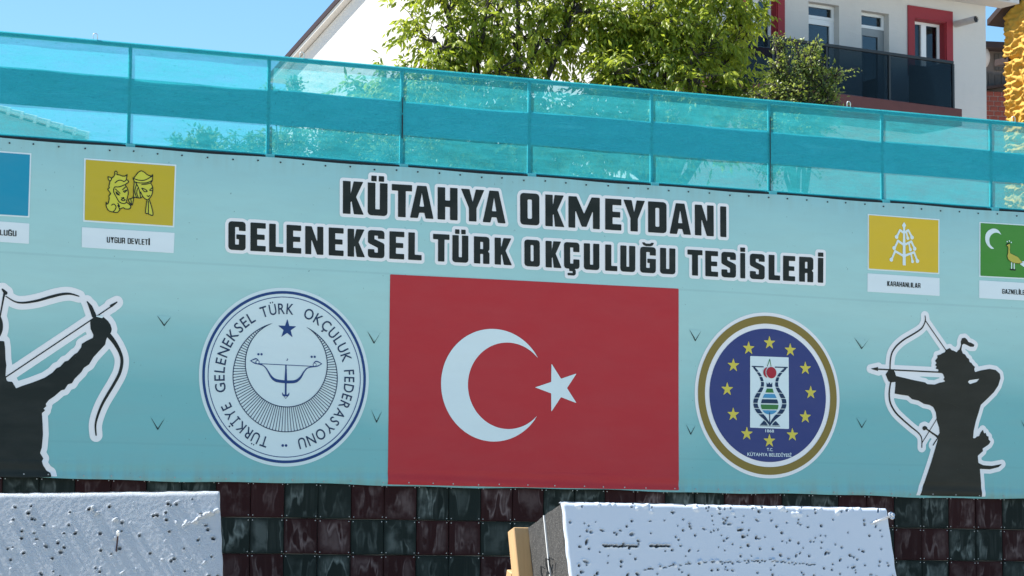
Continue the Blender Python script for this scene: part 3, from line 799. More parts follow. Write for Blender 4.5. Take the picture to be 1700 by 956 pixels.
it = [cutall(lb), cutall(rb), sd_stroke(ZV.pts([(98, 203), (174, 206)]), v_(8)), sd_stroke(ZV.pts([(258, 208), (342, 210)]), v_(8)),
      sd_poly([ZV.pts([(197, 345), (197, 312), (206, 327), (216, 312), (226, 327), (237, 312), (237, 347)])]),
      sd_and(sd_poly([ZV.pts([(140, 428), (300, 431), (300, 459), (140, 456)])]), belly),
      sd_poly([ZV.pts([(180, 574), (152, 606), (206, 608), (196, 590)])]), sd_poly([ZV.pts([(260, 578), (288, 609), (234, 608), (244, 592)])]),
      sd_stroke(ZV.pts([(152, 612), (290, 615)]), v_(4)), sd_stroke(ZV.pts([(218, 522), (219, 602)]), v_(7))]
printed('vase_outline', it, 'ink_line_navy', vp, 4, .0045)
for P_ in ([(140, 354), (300, 357), (300, 385), (140, 382)], [(140, 464), (300, 468), (300, 500), (140, 497)]): printed('green_band', [sd_and(sd_poly([ZV.pts(P_)]), belly)], 'ink_leaf_green', vp, 4, .005)
printed('cherry_stem', [sd_stroke(ZV.pts([(203, 202), (220, 153), (229, 202)]), v_(5))], 'ink_leaf_green', vp, 4, .005)
for P_ in ([(140, 391), (300, 394), (300, 422), (140, 419)], [(140, 504), (300, 507), (300, 540), (140, 540)]): printed('blue_band', [sd_and(sd_poly([ZV.pts(P_)]), belly)], 'ink_sky_blue', vp, 4, .005)
printed('cherry', [sd_minus(sd_disc(ZV(206, 245), v_(38)), sd_disc(ZV(229, 246), v_(48))), sd_disc(ZV(230, 246), v_(41))], 'ink_cherry', vp, 5, .005)
text_on('year_lettering', '1868', 190, 249, 656, 20, ZV, 'ink_white', em, 3, .012)
text_on('emblem_lettering', 'T.C.', 201, 243, 785, 20, ZV, 'ink_white', em, 3, .012)
text_on('emblem_lettering', 'KÜTAHYA BELEDİYESİ', 67, 370, 820, 23, ZV, 'ink_white', em, 3, .012)

# --- heritage plates with captions
def quad(name, Z, P, mat, parent, layer): return printed(name, [sd_poly([Z.pts(P)])], mat, parent, layer, .006)
def inset(P, k):
    cx = sum(p[0] for p in P)/4; cy = sum(p[1] for p in P)/4
    return [(x+(k if x < cx else -k), y+(k if y < cy else -k)) for x, y in P]
WID = {'I': .26, 'İ': .26, 'L': .47, 'E': .48, 'T': .52, 'M': .8, 'A': .62, 'K': .60, 'V': .6, 'Y': .6, ' ': .28}
def caption(body, xl, xr, y, cap, slope, Z, parent):
    tot = sum(WID.get(c, .56) for c in body)+.09*(len(body)-1); k = (xr-xl)/(tot*cap); x = 0; items = []
    for c in body:
        ww = WID.get(c, .56)
        if c != ' ':
            for loops in glyph(c, ww, .165, .135):
                items.append(sd_poly([[Z(xl+(x+gx)*cap*k, y+slope*((x+gx)*cap*k)-gy*cap) for gx, gy in lp] for lp in loops]))
        x += ww+.09
    return printed('caption_lettering', items, 'ink_black', parent, 2, .003)
ZU = Zoom(120, 250, 5.31)
Q = [(92, 72), (902, 130), (885, 682), (80, 632)]
pl = quad('heritage_plate', ZU, Q, 'ink_white', banner, 1); pl['label'] = 'ochre plate with two outlined heads'
quad('field', ZU, inset(Q, 14), 'ink_field_olive', pl, 2)
u = ZU.m
h1 = [(300, 237), (303, 262), (316, 280), (308, 320), (312, 335), (298, 348), (322, 385), (308, 405), (310, 430), (302, 470), (290, 478), (283, 462), (285, 500), (305, 535), (340, 548), (380, 552), (402, 530), (405, 522), (435, 510), (450, 520), (490, 520), (500, 495), (480, 475), (462, 462), (468, 430), (478, 380), (470, 340), (452, 308), (465, 297), (480, 285), (475, 270), (462, 262), (465, 240), (467, 218), (455, 230), (430, 232), (400, 222), (378, 218), (380, 198), (368, 188), (358, 200), (362, 212), (350, 235), (330, 252), (325, 245)]
h2 = [(520, 255), (545, 225), (565, 200), (590, 187), (615, 195), (645, 220), (680, 232), (692, 220), (690, 250), (688, 275), (676, 292), (692, 330), (690, 380), (675, 415), (655, 437), (665, 445), (690, 530), (693, 578), (650, 562), (630, 552), (640, 460), (645, 438), (630, 435), (605, 415), (585, 425), (550, 422), (527, 422), (512, 488), (480, 440), (522, 418), (525, 350), (530, 280)]
fc_ = printed('face_fill', [sd_poly([ZU.pts(h1)]), sd_poly([ZU.pts(h2)])], 'ink_face_yellow', pl, 3, .008)
lines = [h1+h1[:1], h2+h2[:1], [(318, 277), (330, 262), (326, 246)], [(362, 292), (390, 270), (420, 270), (440, 280), (462, 264)], [(452, 306), (400, 326), (358, 330), (350, 370), (375, 420), (400, 460), (440, 474), (462, 462)],
         [(365, 345), (405, 384)], [(370, 370), (376, 390), (400, 398), (370, 370)], [(428, 352), (460, 322)], [(435, 365), (447, 374), (466, 355), (435, 365)], [(418, 424), (440, 420)], [(416, 440), (433, 430), (451, 440), (433, 449), (416, 440)],
         [(386, 470), (402, 500), (385, 490)], [(330, 488), (352, 478), (370, 502), (360, 530), (345, 546)], [(402, 522), (385, 490)],
         [(520, 248), (560, 266), (620, 268), (690, 232)], [(528, 282), (580, 292), (640, 290), (688, 270)], [(595, 306), (640, 302), (676, 292)], [(545, 292), (566, 330), (580, 380), (586, 425)], [(548, 310), (536, 370), (552, 420)], [(560, 340), (552, 380), (566, 420)],
         [(586, 370), (605, 410), (630, 435)], [(597, 338), (622, 346), (645, 365), (618, 368), (597, 338)], [(690, 334), (666, 356), (690, 360)], [(643, 404), (655, 412), (666, 402)], [(500, 432), (507, 478)], [(655, 450), (655, 560)]]
printed('line_drawing', [sd_stroke(catmull(ZU.pts(l), 4), u(7.5)) for l in lines], 'ink_black', pl, 4, .0045)
cp = quad('caption_plate', ZU, [(70, 680), (888, 730), (880, 908), (68, 858)], 'ink_plate', banner, 1)
caption('UYGUR DEVLETİ', 290, 670, 815, 50, .062, ZU, cp)
Z6 = Zoom(0, 230, 3.984)
Q = [(-400, 60), (198, 102), (184, 528), (-412, 493)]
pl = quad('heritage_plate', Z6, Q, 'ink_white', banner, 1); pl['label'] = 'blue plate cut by the frame'
quad('field', Z6, inset(Q, 10), 'ink_field_blue', pl, 2)
cp = quad('caption_plate', Z6, [(-415, 523), (183, 567), (180, 701), (-418, 660)], 'ink_plate', banner, 1)
caption('LUĞU', -12, 97, 644, 37, .07, Z6, cp)
Z8 = Zoom(1400, 330, 5.31)
Q = [(190, 138), (826, 183), (824, 668), (190, 630)]
pl = quad('heritage_plate', Z8, Q, 'ink_white', banner, 1); pl['label'] = 'ochre plate with a white stylised tree'
quad('field', Z8, inset(Q, 11), 'ink_field_gold', pl, 2)
e = Z8.m
it = [sd_poly([Z8.pts([(497, 590), (524, 592), (521, 400), (518, 262), (502, 262), (499, 400)])]), sd_poly([Z8.pts([(510, 210), (528, 238), (516, 265), (503, 265), (492, 238)])])]
def br(P, W): it.append(sd_stroke(Z8.pts(P), W))
for P in ([(508, 305), (474, 281), (452, 325), (444, 340)], [(510, 305), (547, 281), (572, 328), (580, 345)], [(508, 412), (456, 374), (432, 425), (422, 438)], [(510, 412), (574, 381), (596, 428), (603, 444)], [(508, 510), (430, 466), (405, 525), (397, 540)], [(510, 508), (598, 476), (620, 535), (627, 552)]):
    br(P[:3], [e(22), e(21), e(19)]); br(P[2:], [e(20), e(40)])
for P in ([(530, 300), (538, 335), (543, 352)], [(552, 395), (560, 435), (565, 452)], [(572, 495), (580, 540), (584, 556)]): br(P[:2], e(17)); br(P[1:], [e(17), e(33)])
printed('tree_motif', it, 'ink_white', pl, 3, .005)
cp = quad('caption_plate', Z8, [(190, 660), (826, 702), (826, 860), (190, 822)], 'ink_plate', banner, 1)
caption('KARAHANLILAR', 362, 655, 772, 43, .065, Z8, cp)
Z7 = Zoom(1600, 350, 6.37)
Q = [(135, 122), (880, 168), (880, 740), (135, 703)]
pl = quad('heritage_plate', Z7, Q, 'ink_white', banner, 1); pl['label'] = 'green plate with crescent and yellow bird'
quad('field', Z7, inset(Q, 12), 'ink_field_green', pl, 2)
printed('crescent', [sd_poly([catmull(Z7.pts([(365, 264), (330, 212), (280, 193), (230, 212), (200, 250), (193, 300), (205, 350), (235, 390), (262, 407), (287, 405)]), 4)+catmull(Z7.pts([(287, 405), (250, 370), (237, 330), (240, 290), (262, 255), (300, 237), (340, 245), (365, 264)]), 4)])], 'ink_white', pl, 3, .006)
bird = Z7.pts([(412, 376), (432, 360), (447, 357), (450, 380), (445, 420), (450, 455), (490, 475), (530, 495), (560, 530), (580, 552), (540, 562), (490, 556), (455, 540), (430, 515), (422, 485), (430, 450), (432, 400), (428, 382)])
printed('bird_tail', [sd_poly([Z7.pts([(558, 570), (580, 540), (640, 535), (720, 540), (790, 560), (780, 600), (700, 612), (640, 608), (600, 600)])])], 'ink_white', pl, 3, .005)
for x_ in (470, 497): printed('bird_leg', [sd_stroke(Z7.pts([(x_, 556), (x_, 617)]), Z7.m(14))], 'ink_white', pl, 3, .005)
for p_ in ((423, 332), (446, 325), (466, 340)): printed('crest_dot', [sd_disc(Z7(*p_), Z7.m(8))], 'ink_white', pl, 3, .004)
bo = printed('bird_outline', [sd_poly([bird]), sd_stroke(Z7.pts([(458, 626), (505, 630)]), Z7.m(9)), sd_stroke(Z7.pts([(418, 362), (432, 350), (448, 352)]), Z7.m(4))], 'ink_black', pl, 4, .005, Z7.m(4))
printed('bird_body', [sd_poly([bird])], 'ink_bird', pl, 5, .005)
cp = quad('caption_plate', Z7, [(135, 738), (880, 783), (880, 968), (135, 926)], 'ink_plate', banner, 1)
caption('GAZNELİLER', 375, 640, 880, 50, .06, Z7, cp)

# ------------------------------------------------------------ turquoise net fence on the wall
fence = thing('net_fence', 'turquoise mesh fence on steel posts running along the wall top above the banner', 'fence', (WP0[0], WP0[1], 6.205), TH)
FT = 7.365-6.205
posts = [-4.641+1.6262*k for k in range(-3, 11)]
FOFF = .10
def net_panel(s0, s1, seed):
    n, mz = 26, 16; V = []; F = []
    for j in range(mz+1):
        for i in range(n+1):
            s = s0+(s1-s0)*i/n; z = -.02+(FT+.026)*j/mz
            k = mnoise.noise(Vector((s*2.2, z*6, seed)))*.005+mnoise.noise(Vector((s*.9, z*2, seed+9)))*.008
            edge = min(1, min(j, mz-j)/2)
            V.append((s, FOFF-.034+min(k, .002)*edge, z))
    for j in range(mz):
        for i in range(n): a = j*(n+1)+i; F.append((a, a+1, a+n+2, a+n+1))
    return mesh('net_panel', V, F, 'net', True)
for k, s in enumerate(posts):
    mb = MB(); mb.box(s-.020, s+.020, FOFF-.031, FOFF-.008, 0, FT-.052, .003)
    po = obj('post', mb.me('post', 'net_frame'), fence)
    mb = MB(); mb.box(s-.07, s+.07, FOFF-.06, FOFF+.06, 0, .012); mb.box(s-.05, s+.05, -.03, FOFF-.0605, -.05, .0115)
    obj('base_plate', mb.me('base_plate', 'net_frame'), po)
    if k < len(posts)-1:
        s1 = posts[k+1]
        obj('net_panel', net_panel(s, s1, 3.7), fence)
        for nm, z0, z1 in (('top_rail', FT-.05, FT), ('bottom_rail', .0, .035)):
            mb = MB(); mb.box(s+(.0225 if nm == 'bottom_rail' else 0), s1-(.0225 if nm == 'bottom_rail' else .001), FOFF-.031, FOFF+.005, z0+.013 if nm == 'bottom_rail' else z0, z1, .004); obj(nm, mb.me(nm, 'net_frame'), fence)
        # opaque sheet strip tied behind the net, slightly wavy top edge
        V = []; F = []; n = 24
        for i in range(n+1):
            q_ = s+.021+(s1-s-.042)*i/n; wv = mnoise.noise(Vector((q_*1.3, 1, 3)))*.010+(k*7 % 5-2)*.004
            for z in (.365+mnoise.noise(Vector((q_*.9, 8, 3)))*.006, .40, .60, .765+wv): V.append((q_, FOFF-.0275+mnoise.noise(Vector((q_*1.4, z*2, 7)))*.002, z))
        for i in range(n):
            for j in range(3): a = i*4+j; F.append((a, a+4, a+5, a+1))
        V2 = V+[(x, y+.002, z) for x, y, z in V]; nn = len(V)
        F2 = F+[tuple(reversed([i+nn for i in f])) for f in F]
        for i in range(n): F2 += [(i*4, i*4+nn, (i+1)*4+nn, (i+1)*4), (i*4+3, (i+1)*4+3, (i+1)*4+3+nn, i*4+3+nn)]
        obj('sheet_strip', mesh('sheet_strip', V2, F2, 'net_sheet', False), fence)
mb = MB(); s = posts[5]; mb.box(s-.006, s+.006, FOFF-.058, FOFF-.05, .32, .60); mb.box(s-.004, s+.004, FOFF-.058, FOFF-.05, .62, .80)  # added black strip standing in for the dark slit between net panels
obj('gap_strip', mb.me('gap_strip', 'matt_black'), fence)
mb = MB(); s = posts[9]; s = posts[8]; mb.box(s-.004, s+.004, FOFF-.058, FOFF-.05, .02, .95)
obj('gap_strip', mb.me('gap_strip', 'matt_black'), fence)
for x, y in ((162, 62), (506, 97), (1416, 178), (1690, 201)):
    s, z = wpx(x, y); z = FT-.01
    P = [(s-.024, FOFF, z), (s-.026, FOFF, z+.06)]+[(s-.026*math.cos(t*math.pi/6), FOFF, z+.06+.03*math.sin(t*math.pi/6)) for t in range(1, 6)]+[(s+.026, FOFF, z+.06), (s+.024, FOFF, z)]
    mb = MB(); mb.tube(P, .0055, 6); obj('wire_loop', mb.me('wire_loop', 'wire', True), fence)

# ------------------------------------------------------------ white house: gable end to the left, balcony front to the right
YH = rad(31.7)
HA = np.array([math.cos(YH), math.sin(YH), 0]); HN = np.array([math.sin(YH), -math.cos(YH), 0])
P_rail = at_depth(1480, 90, 52.0)
BAL = 1.15
P_fac = P_rail - HN*BAL
X = on_plane(1068, 150, P_fac, HN)
HO = np.array([X[0], X[1], TERR])
house = thing('white_house', 'white stuccoed house with dark brown gable edge, red window surrounds and glass balcony', 'house', HO, YH)
def hp(px, py, out=0.0):
    Q_ = on_plane(px, py, P_fac+HN*out, HN); d = Q_-HO
    return float(np.dot(d, HA)), float(d[2])
# local axes: x along front, y into the house (-normal), z up
A1 = hp(1637, 100)[0]
ZE = hp(1637, 10)[1]
def gp(px, py, out=0.0):
    n = -HA; Q_ = on_plane(px, py, HO+n*out, n); d = Q_-HO
    return float(np.dot(d, -HN)), float(d[2])
DEP = gp(476, 140)[0]
ra, rb_ = gp(462, 88, .18), gp(540, 0, .18)
SLOPE = (rb_[1]-ra[1])/(ra[0]-rb_[0])
print('house len', A1, 'eave', ZE, 'depth', DEP, 'rake', ra, rb_, SLOPE)
def holes_wall(a0, a1, z0, z1, holes, thick):
    xs = sorted(set([a0, a1]+[h[0] for h in holes]+[h[1] for h in holes])); zs = sorted(set([z0, z1]+[h[2] for h in holes]+[h[3] for h in holes]))
    mb = MB()
    for i in range(len(xs)-1):
        for j in range(len(zs)-1):
            cx, cz = (xs[i]+xs[i+1])/2, (zs[j]+zs[j+1])/2
            if any(h[0] < cx < h[1] and h[2] < cz < h[3] for h in holes): continue
            mb.add([(xs[i], 0, zs[j]), (xs[i+1], 0, zs[j]), (xs[i+1], 0, zs[j+1]), (xs[i], 0, zs[j+1])], [(0, 1, 2, 3)])
    for x0, x1, y0, y1 in holes:
        mb.add([(x0, 0, y0), (x1, 0, y0), (x1, 0, y1), (x0, 0, y1), (x0, thick, y0), (x1, thick, y0), (x1, thick, y1), (x0, thick, y1)],
               [(0, 4, 5, 1), (1, 5, 6, 2), (2, 6, 7, 3), (3, 7, 4, 0)])
    return mb
kz = lambda zx, zy: (1275+zx/3.984, zy/3.984)
def HZ(zx, zy, out=0.0): return hp(*kz(zx, zy), out)
BF = HZ(1225, 722, BAL)[1]+.02          # balcony floor
d1 = (HZ(268, 100)[0], HZ(470, 100)[0], BF+.02, HZ(370, 22)[1])
d2 = (HZ(618, 150)[0], HZ(800, 150)[0], BF+.02, HZ(700, 78)[1])
w3 = (HZ(965, 200)[0], HZ(1175, 200)[0], HZ(1000, 455)[1], HZ(1060, 132)[1])
w0 = (hp(1238, 20)[0], hp(1290, 20)[0], w3[2], w3[3]+.0)
mb = holes_wall(0, A1, 0, ZE, [d1, d2, w3, w0], .22)
obj('front_wall', mb.me('front_wall', 'white_stucco'), house)
half = DEP/2; ZR_ = ZE+SLOPE*half
mb = MB()
mb.add([(0, 0, 0), (0, DEP, 0), (0, DEP, ZE), (0, half, ZR_), (0, 0, ZE)], [(0, 4, 3, 2, 1)])
obj('gable_wall', mb.me('gable_wall', 'white_stucco'), house)
mb = MB(); mb.add([(A1, 0, 0), (A1, DEP, 0), (A1, DEP, ZE), (A1, half, ZR_), (A1, 0, ZE)], [(0, 1, 2, 3, 4)])
mb.add([(0, DEP, 0), (A1, DEP, 0), (A1, DEP, ZE), (0, DEP, ZE)], [(0, 3, 2, 1)])
obj('rear_wall', mb.me('rear_wall', 'white_stucco'), house)
mb = MB(); mb.box(.3, A1-.3, .6, .62, .2, ZE-.1); obj('interior', mb.me('interior', 'room_dark'), house)
OV, OG, TK = .55, .16, .16
def slope_slab(y0, z0, y1, z1, x0, x1, tk):
    return MB().add([(x, y, z+d) for x in (x0, x1) for (y, z) in ((y0, z0), (y1, z1)) for d in (0, tk)],
                    [(0, 2, 3, 1), (4, 5, 7, 6), (0, 1, 5, 4), (2, 6, 7, 3), (0, 4, 6, 2), (1, 3, 7, 5)])
rf = obj('roof', slope_slab(-OV, ZE-SLOPE*OV+.03+.19, half, ZR_+.22, -OG, A1+OG, TK).me('roof', 'white_stucco'), house)
obj('roof_slope', slope_slab(half+.004, ZR_+.03, DEP+OV, ZE-SLOPE*OV+.03, -OG, A1+OG, TK).me('roof_slope', 'white_stucco'), rf)
obj('tile_cover', slope_slab(half+.004, ZR_+.195, DEP+OV, ZE-SLOPE*OV+.195, -OG, A1+OG, .05).me('tile_cover', 'roof_tile'), rf)
obj('tile_cover', slope_slab(-OV, ZE-SLOPE*OV+.385, half, ZR_+.385, -OG, A1+OG, .05).me('tile_cover', 'roof_tile'), rf)
obj('rake_board', slope_slab(half, ZR_+.12, DEP+OV+.02, ZE-SLOPE*(OV+.02)+.12, -OG-.03, -OG-.003, .13).me('rake_board', 'fascia_brown'), rf)
obj('rake_board', slope_slab(-OV, ZE-SLOPE*OV+.18, half, ZR_+.18, -OG-.03, -OG-.003, .15).me('rake_board', 'fascia_brown'), rf)
mb = MB(); mb.box(-OG+.005, A1+.42, -OV, -.004, ZE+.0, ZE+.14); obj('soffit', mb.me('soffit', 'white_stucco'), house)
def boxed(name, x0, x1, y0, y1, z0, z1, mat, parent, bev=0.0):
    mb = MB(); mb.box(x0, x1, y0, y1, z0, z1, bev); return obj(name, mb.me(name, mat), parent)
def framed(name, r, y, fr, parent, mat, label=None):
    # rectangular frame ring r=(x0,x1,z0,z1) of width fr standing from y to y+.06
    x0, x1, z0, z1 = r; mb = MB()
    mb.box(x0, x1, y, y+.06, z0, z0+fr); mb.box(x0, x1, y, y+.06, z1-fr, z1); mb.box(x0, x0+fr, y, y+.06, z0+fr, z1-fr); mb.box(x1-fr, x1, y, y+.06, z0+fr, z1-fr)
    return obj(name, mb.me(name, mat), parent)
def pane(r, y, parent, mat='window_glass', nm='pane'):
    return boxed(nm, r[0], r[1], y, y+.008, r[2], r[3], mat, parent)
RY = .16
# door 1: white, transom above
tz = HZ(330, 112)[1]
dr = framed('door', (d1[0]+.002, d1[1]-.002, tz, d1[3]-.002), RY, .06, house, 'pvc_white')
pane((d1[0]+.06, d1[1]-.06, tz+.06, d1[3]-.06), RY+.03, dr)
lf = framed('door_leaf', (d1[0]+.004, d1[1]-.004, d1[2], tz-.004), RY+.002, .11, dr, 'pvc_white')
pane((d1[0]+.114, d1[1]-.114, d1[2]+.11, tz-.114), RY+.03, lf)
# door 2: grey leaf
tz = HZ(690, 178)[1]
dr = framed('door', (d2[0]+.002, d2[1]-.002, tz, d2[3]-.002), RY, .06, house, 'pvc_white')
pane((d2[0]+.06, d2[1]-.06, tz+.06, d2[3]-.06), RY+.03, dr)
lf = framed('door_leaf', (d2[0]+.004, d2[1]-.004, d2[2], tz-.004), RY+.002, .15, dr, 'door_grey')
lf['label'] = 'grey door leaf'
pane((d2[0]+.152, d2[1]-.152, d2[2]+.15, tz-.154), RY+.03, lf)
boxed('handle', d2[0]+.05, d2[0]+.07, RY-.05, RY, d2[2]+1.0, d2[2]+1.14, 'zinc', lf)
# windows with red surrounds
def red_window(r, name='window'):
    x0, x1, z0, z1 = r; wd_ = .17
    mb = MB()
    mb.box(x0-wd_, x1+wd_, -.03, .0-.002, z1, z1+.24); mb.box(x0-wd_, x0, -.03, -.002, z0, z1); mb.box(x1, x1+wd_, -.03, -.002, z0, z1); mb.box(x0-wd_, x1+wd_, -.03, -.002, z0-.16, z0)
    mb.box(x1-.025, x1-.001, -.002, RY-.002, z0+.002, z1-.002); mb.box(x0+.002, x1-.026, -.002, RY-.002, z1-.022, z1-.002)
    wn_ = obj(name, mb.me(name, 'red_paint'), house)
    fr = framed('window_frame', (x0+.003, x1-.028, z0+.004, z1-.025), RY, .055, wn_, 'pvc_white')
    xm = x0+(x1-x0)*.46
    boxed('mullion', xm-.07, xm+.06, RY-.012, RY+.06, z0+.06, z1-.081, 'pvc_white', wn_)
    pane((x0+.06, xm-.071, z0+.06, z1-.081), RY+.03, wn_); pane((xm+.061, x1-.084, z0+.06, z1-.081), RY+.03, wn_)
    boxed('reflection_patch', xm+.08, x1-.1, RY+.2, RY+.22, z0+.05, z0+.62, 'reflection_patch', wn_)  # pale sheet behind the pane, standing in for its bright reflection
    return wn_
red_window(w3); red_window(w0)
# balcony
bx0 = hp(1176, 60, BAL)[0]; bx1 = HZ(1225, 600, BAL)[0]; bx2 = HZ(1258, 742, BAL)[0]
zs_ = HZ(1225, 722, BAL)[1]
slab = boxed('balcony_slab', bx0-.1, bx2, -BAL-.12, -.003, zs_-.34, zs_, 'slab_maroon', house, .01)
zt_ = HZ(1225, 405, BAL)[1]
pxs = [bx0, hp(1283, 60, BAL)[0], hp(1372, 60, BAL)[0], HZ(803, 500, BAL)[0], bx1]
rail = boxed('balcony_rail', bx0, bx1, -BAL-.03, -BAL+.03, zt_-.06, zt_, 'rail_black', house, .006)
boxed('side_rail', bx1-.05, bx1, -BAL+.032, -.004, zt_-.06, zt_, 'rail_black', rail)
for i, x in enumerate(pxs):
    boxed('rail_post', x-.03, x+.02, -BAL-.02, -BAL+.02, zs_+.002, zt_-.061, 'rail_black', rail)
    if i < len(pxs)-1: pane((x+.021, pxs[i+1]-.031, zs_+.03, zt_-.062), -BAL-.004, rail, 'smoked_glass', 'glass_panel')
mb = MB(); mb.box(bx1-.03, bx1-.022, -BAL+.03, -.01, zs_+.03, zt_-.062); obj('glass_panel', mb.me('glass_panel', 'smoked_glass'), rail)
t_ = NT('leaf_pattern'); g_ = t_.coord()
t_.color(t_.mix(t_.ramp(t_.noise(g_, 9, 4, .6, 1.0), [(.5, 0.0), (.62, 1.0)]), (.006, .010, .007), (.05, .065, .045))); t_.rough(.8); M['leaf_pattern'] = t_.mat
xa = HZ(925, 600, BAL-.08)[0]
sc_ = boxed('leaf_pattern_sheet', xa, bx1-.04, -BAL+.045, -BAL+.05, zs_+.004, HZ(1080, 445, BAL-.05)[1], 'leaf_pattern', rail)  # dark leaf-patterned sheet giving the right glass panel its foliage look
sc_['label'] = 'dark leaf-patterned sheet behind the right glass panel'
# vent pipe
pa = HZ(1240, 160)
mb = MB(); mb.tube([(pa[0], .05, pa[1]), (pa[0], -.62, pa[1])], .068, 18, False); mb.tube([(pa[0], -.62, pa[1]), (pa[0], .05, pa[1])], .058, 18, False)
pi = obj('vent_pipe', mb.me('vent_pipe', 'pipe_grey', True), house)
mb = MB(); mb.tube([(pa[0], -.60, pa[1]), (pa[0], -.55, pa[1])], .0575, 18); obj('pipe_mouth', mb.me('pipe_mouth', 'room_dark'), pi)

# ------------------------------------------------------------ small house behind the net on the left
Yl = rad(18)
o0 = at_depth(147, 232, 42.0)
lh = thing('small_house', 'low house behind the net with grey gable and white tiled roof edge', 'house', (o0[0], o0[1], TERR), Yl)
zr = o0[2]-TERR
top = at_depth(0, 170, 42.0-1.2)
sl = (top[2]-o0[2])/((147)/FPX*42/math.cos(Yl)*1.0)
Wd = 5.0; zt = zr+sl*Wd
mb = MB(); mb.add([(-.25, 0, 0), (-.25, 0, zr+sl*.25), (-Wd, 0, zt), (-2*Wd+.25, 0, zr+sl*.25), (-2*Wd+.25, 0, 0)]+[(x, 6, z) for x, z in ((-.25, 0), (-.25, zr+sl*.25), (-Wd, zt), (-2*Wd+.25, zr+sl*.25), (-2*Wd+.25, 0))],
                  [(0, 1, 2, 3, 4), (9, 8, 7, 6, 5), (0, 5, 6, 1), (3, 8, 9, 4)])
obj('gable_wall', mb.me('gable_wall', 'grey_render'), lh)
ro = obj('roof', MB().add([(x, y, z+d) for (x, z) in ((0, zr), (-Wd, zt)) for y in (-.02, 6.3) for d in (0.02, .10)], [(0, 1, 3, 2), (4, 6, 7, 5), (0, 4, 5, 1), (2, 3, 7, 6), (1, 5, 7, 3), (0, 2, 6, 4)]).me('roof', 'roof_tile'), lh)
obj('roof_slope', MB().add([(x, y, z+d) for (x, z) in ((-2*Wd, zr), (-Wd-.004, zt)) for y in (-.02, 6.3) for d in (0.02, .10)], [(0, 2, 3, 1), (4, 5, 7, 6), (0, 1, 5, 4), (2, 6, 7, 3), (1, 3, 7, 5), (0, 4, 6, 2)]).me('roof_slope', 'roof_tile'), ro)
step = .213
k = 0; L = math.hypot(Wd, sl*Wd); ang = math.atan2(sl, 1)
tmz = MB(); tmz.tube([(-.02, 0, 0), (step*.94, 0, .012)], [.045, .036], 8); tmz.tube([(-.02, 0, .02), (.03, 0, .03)], [.062, .055], 8)
rme = tmz.me('rake_tile', 'rake_white', False)
while k*step < L-.2:
    d = k*step+.02
    obj('rake_tile', rme, ro, (-d*math.cos(ang), -.05, zr+.075+d*math.sin(ang)), (0, ang+math.pi, 0)); k += 1

# ------------------------------------------------------------ yellow foam-sprayed house and brick house on the right
Yy = rad(-58)
yA = np.array([math.cos(Yy), math.sin(Yy), 0]); yN = np.array([math.sin(Yy), -math.cos(Yy), 0])
ylp = at_depth(1665, 120, 62.0)
yh = thing('yellow_house', 'house sprayed with lumpy yellow insulation foam at the right edge', 'house', (ylp[0], ylp[1], TERR), Yy)
yt = at_depth(1655, 28, 62.0)[2]-TERR
n, mz = 150, 300; wy = 5.0; V = []; F = []
rs_ = .62
for j in range(mz+1):
    for i in range(n+1):
        x = wy*(i/n)**1.6; z = 1.5+(yt+rs_*x-1.5)*j/mz
        k = mnoise.fractal(Vector((x*2.6, z*3.2, 1.7)), .9, 2.0, 4)*.075+-abs(mnoise.noise(Vector((x*3.0, z*7.5, 4))))**.6*.13+mnoise.noise(Vector((x*9, z*11, 2)))*.03
        V.append((x+mnoise.noise(Vector((z*4.0, 2, x)))*.05*(1 if i < 20 else 0), -k, z))
for j in range(mz):
    for i in range(n): a = j*(n+1)+i; F.append((a, a+1, a+n+2, a+n+1))
obj('foam_wall', mesh('foam_wall', V, F, 'yellow_foam', True), yh)
mb = MB(); mb.add([(x, y, z) for y in (.20, 6) for (x, z) in ((.12, 0), (wy-.01, 0), (wy-.01, yt+rs_*wy), (.12, yt+rs_*.12))], [(0, 1, 2, 3), (7, 6, 5, 4), (0, 4, 5, 1), (1, 5, 6, 2), (2, 6, 7, 3), (3, 7, 4, 0)])
obj('wall_body', mb.me('wall_body', 'mortar'), yh)
mb = MB(); mb.add([(x, y, z) for (x, z) in ((-.28, yt-rs_*.28+.02), (wy, yt+rs_*wy+.02)) for y in (-.22, 6) for z in (z, z+.14)], [(0, 1, 3, 2), (4, 6, 7, 5), (0, 4, 5, 1), (2, 3, 7, 6), (1, 5, 7, 3), (0, 2, 6, 4)])
obj('roof', mb.me('roof', 'roof_dark'), yh)
mb = MB(); mb.box(-.30, .15, .02, .30, yt-1.08, yt-.93); obj('eave_beam', mb.me('eave_beam', 'roof_dark'), yh)

bp = at_depth(1634, 175, 78.0)
bh = thing('brick_house', 'old red brick house with satellite dish seen in the gap beside the yellow house', 'house', (bp[0], bp[1], TERR), rad(10))
def bz(py): return float(at_depth(1650, py, 78.0)[2]-TERR)
bw = 2.6
boxed('wall', -.6, bw, .02, 4, 0, bz(151), 'mortar', bh)
bwid, bhei = .25, .145
z = bz(196); row = 0
bme = MB().box(-bwid/2+.012, bwid/2-.012, -.012, .02, -bhei/2+.010, bhei/2-.010, .006).me('brick', 'brick_red')
while z < bz(152)-.03:
    x = -.45+(row % 2)*bwid/2
    while x < 1.4:
        obj('brick', bme, bh, (x, .012+rnd.uniform(-.005, .004), z), (0, rad(rnd.uniform(-1, 1)), 0)); x += bwid
    z += bhei; row += 1
boxed('upper_wall', -.6, bw, .25, 4, bz(151)+.004, bz(72), 'plaster_dark', bh)
mb = MB(); mb.box(-.8, bw+.2, -.35, 4.2, bz(80), bz(70)); obj('roof', mb.me('roof', 'roof_dark'), bh)
mb = MB()
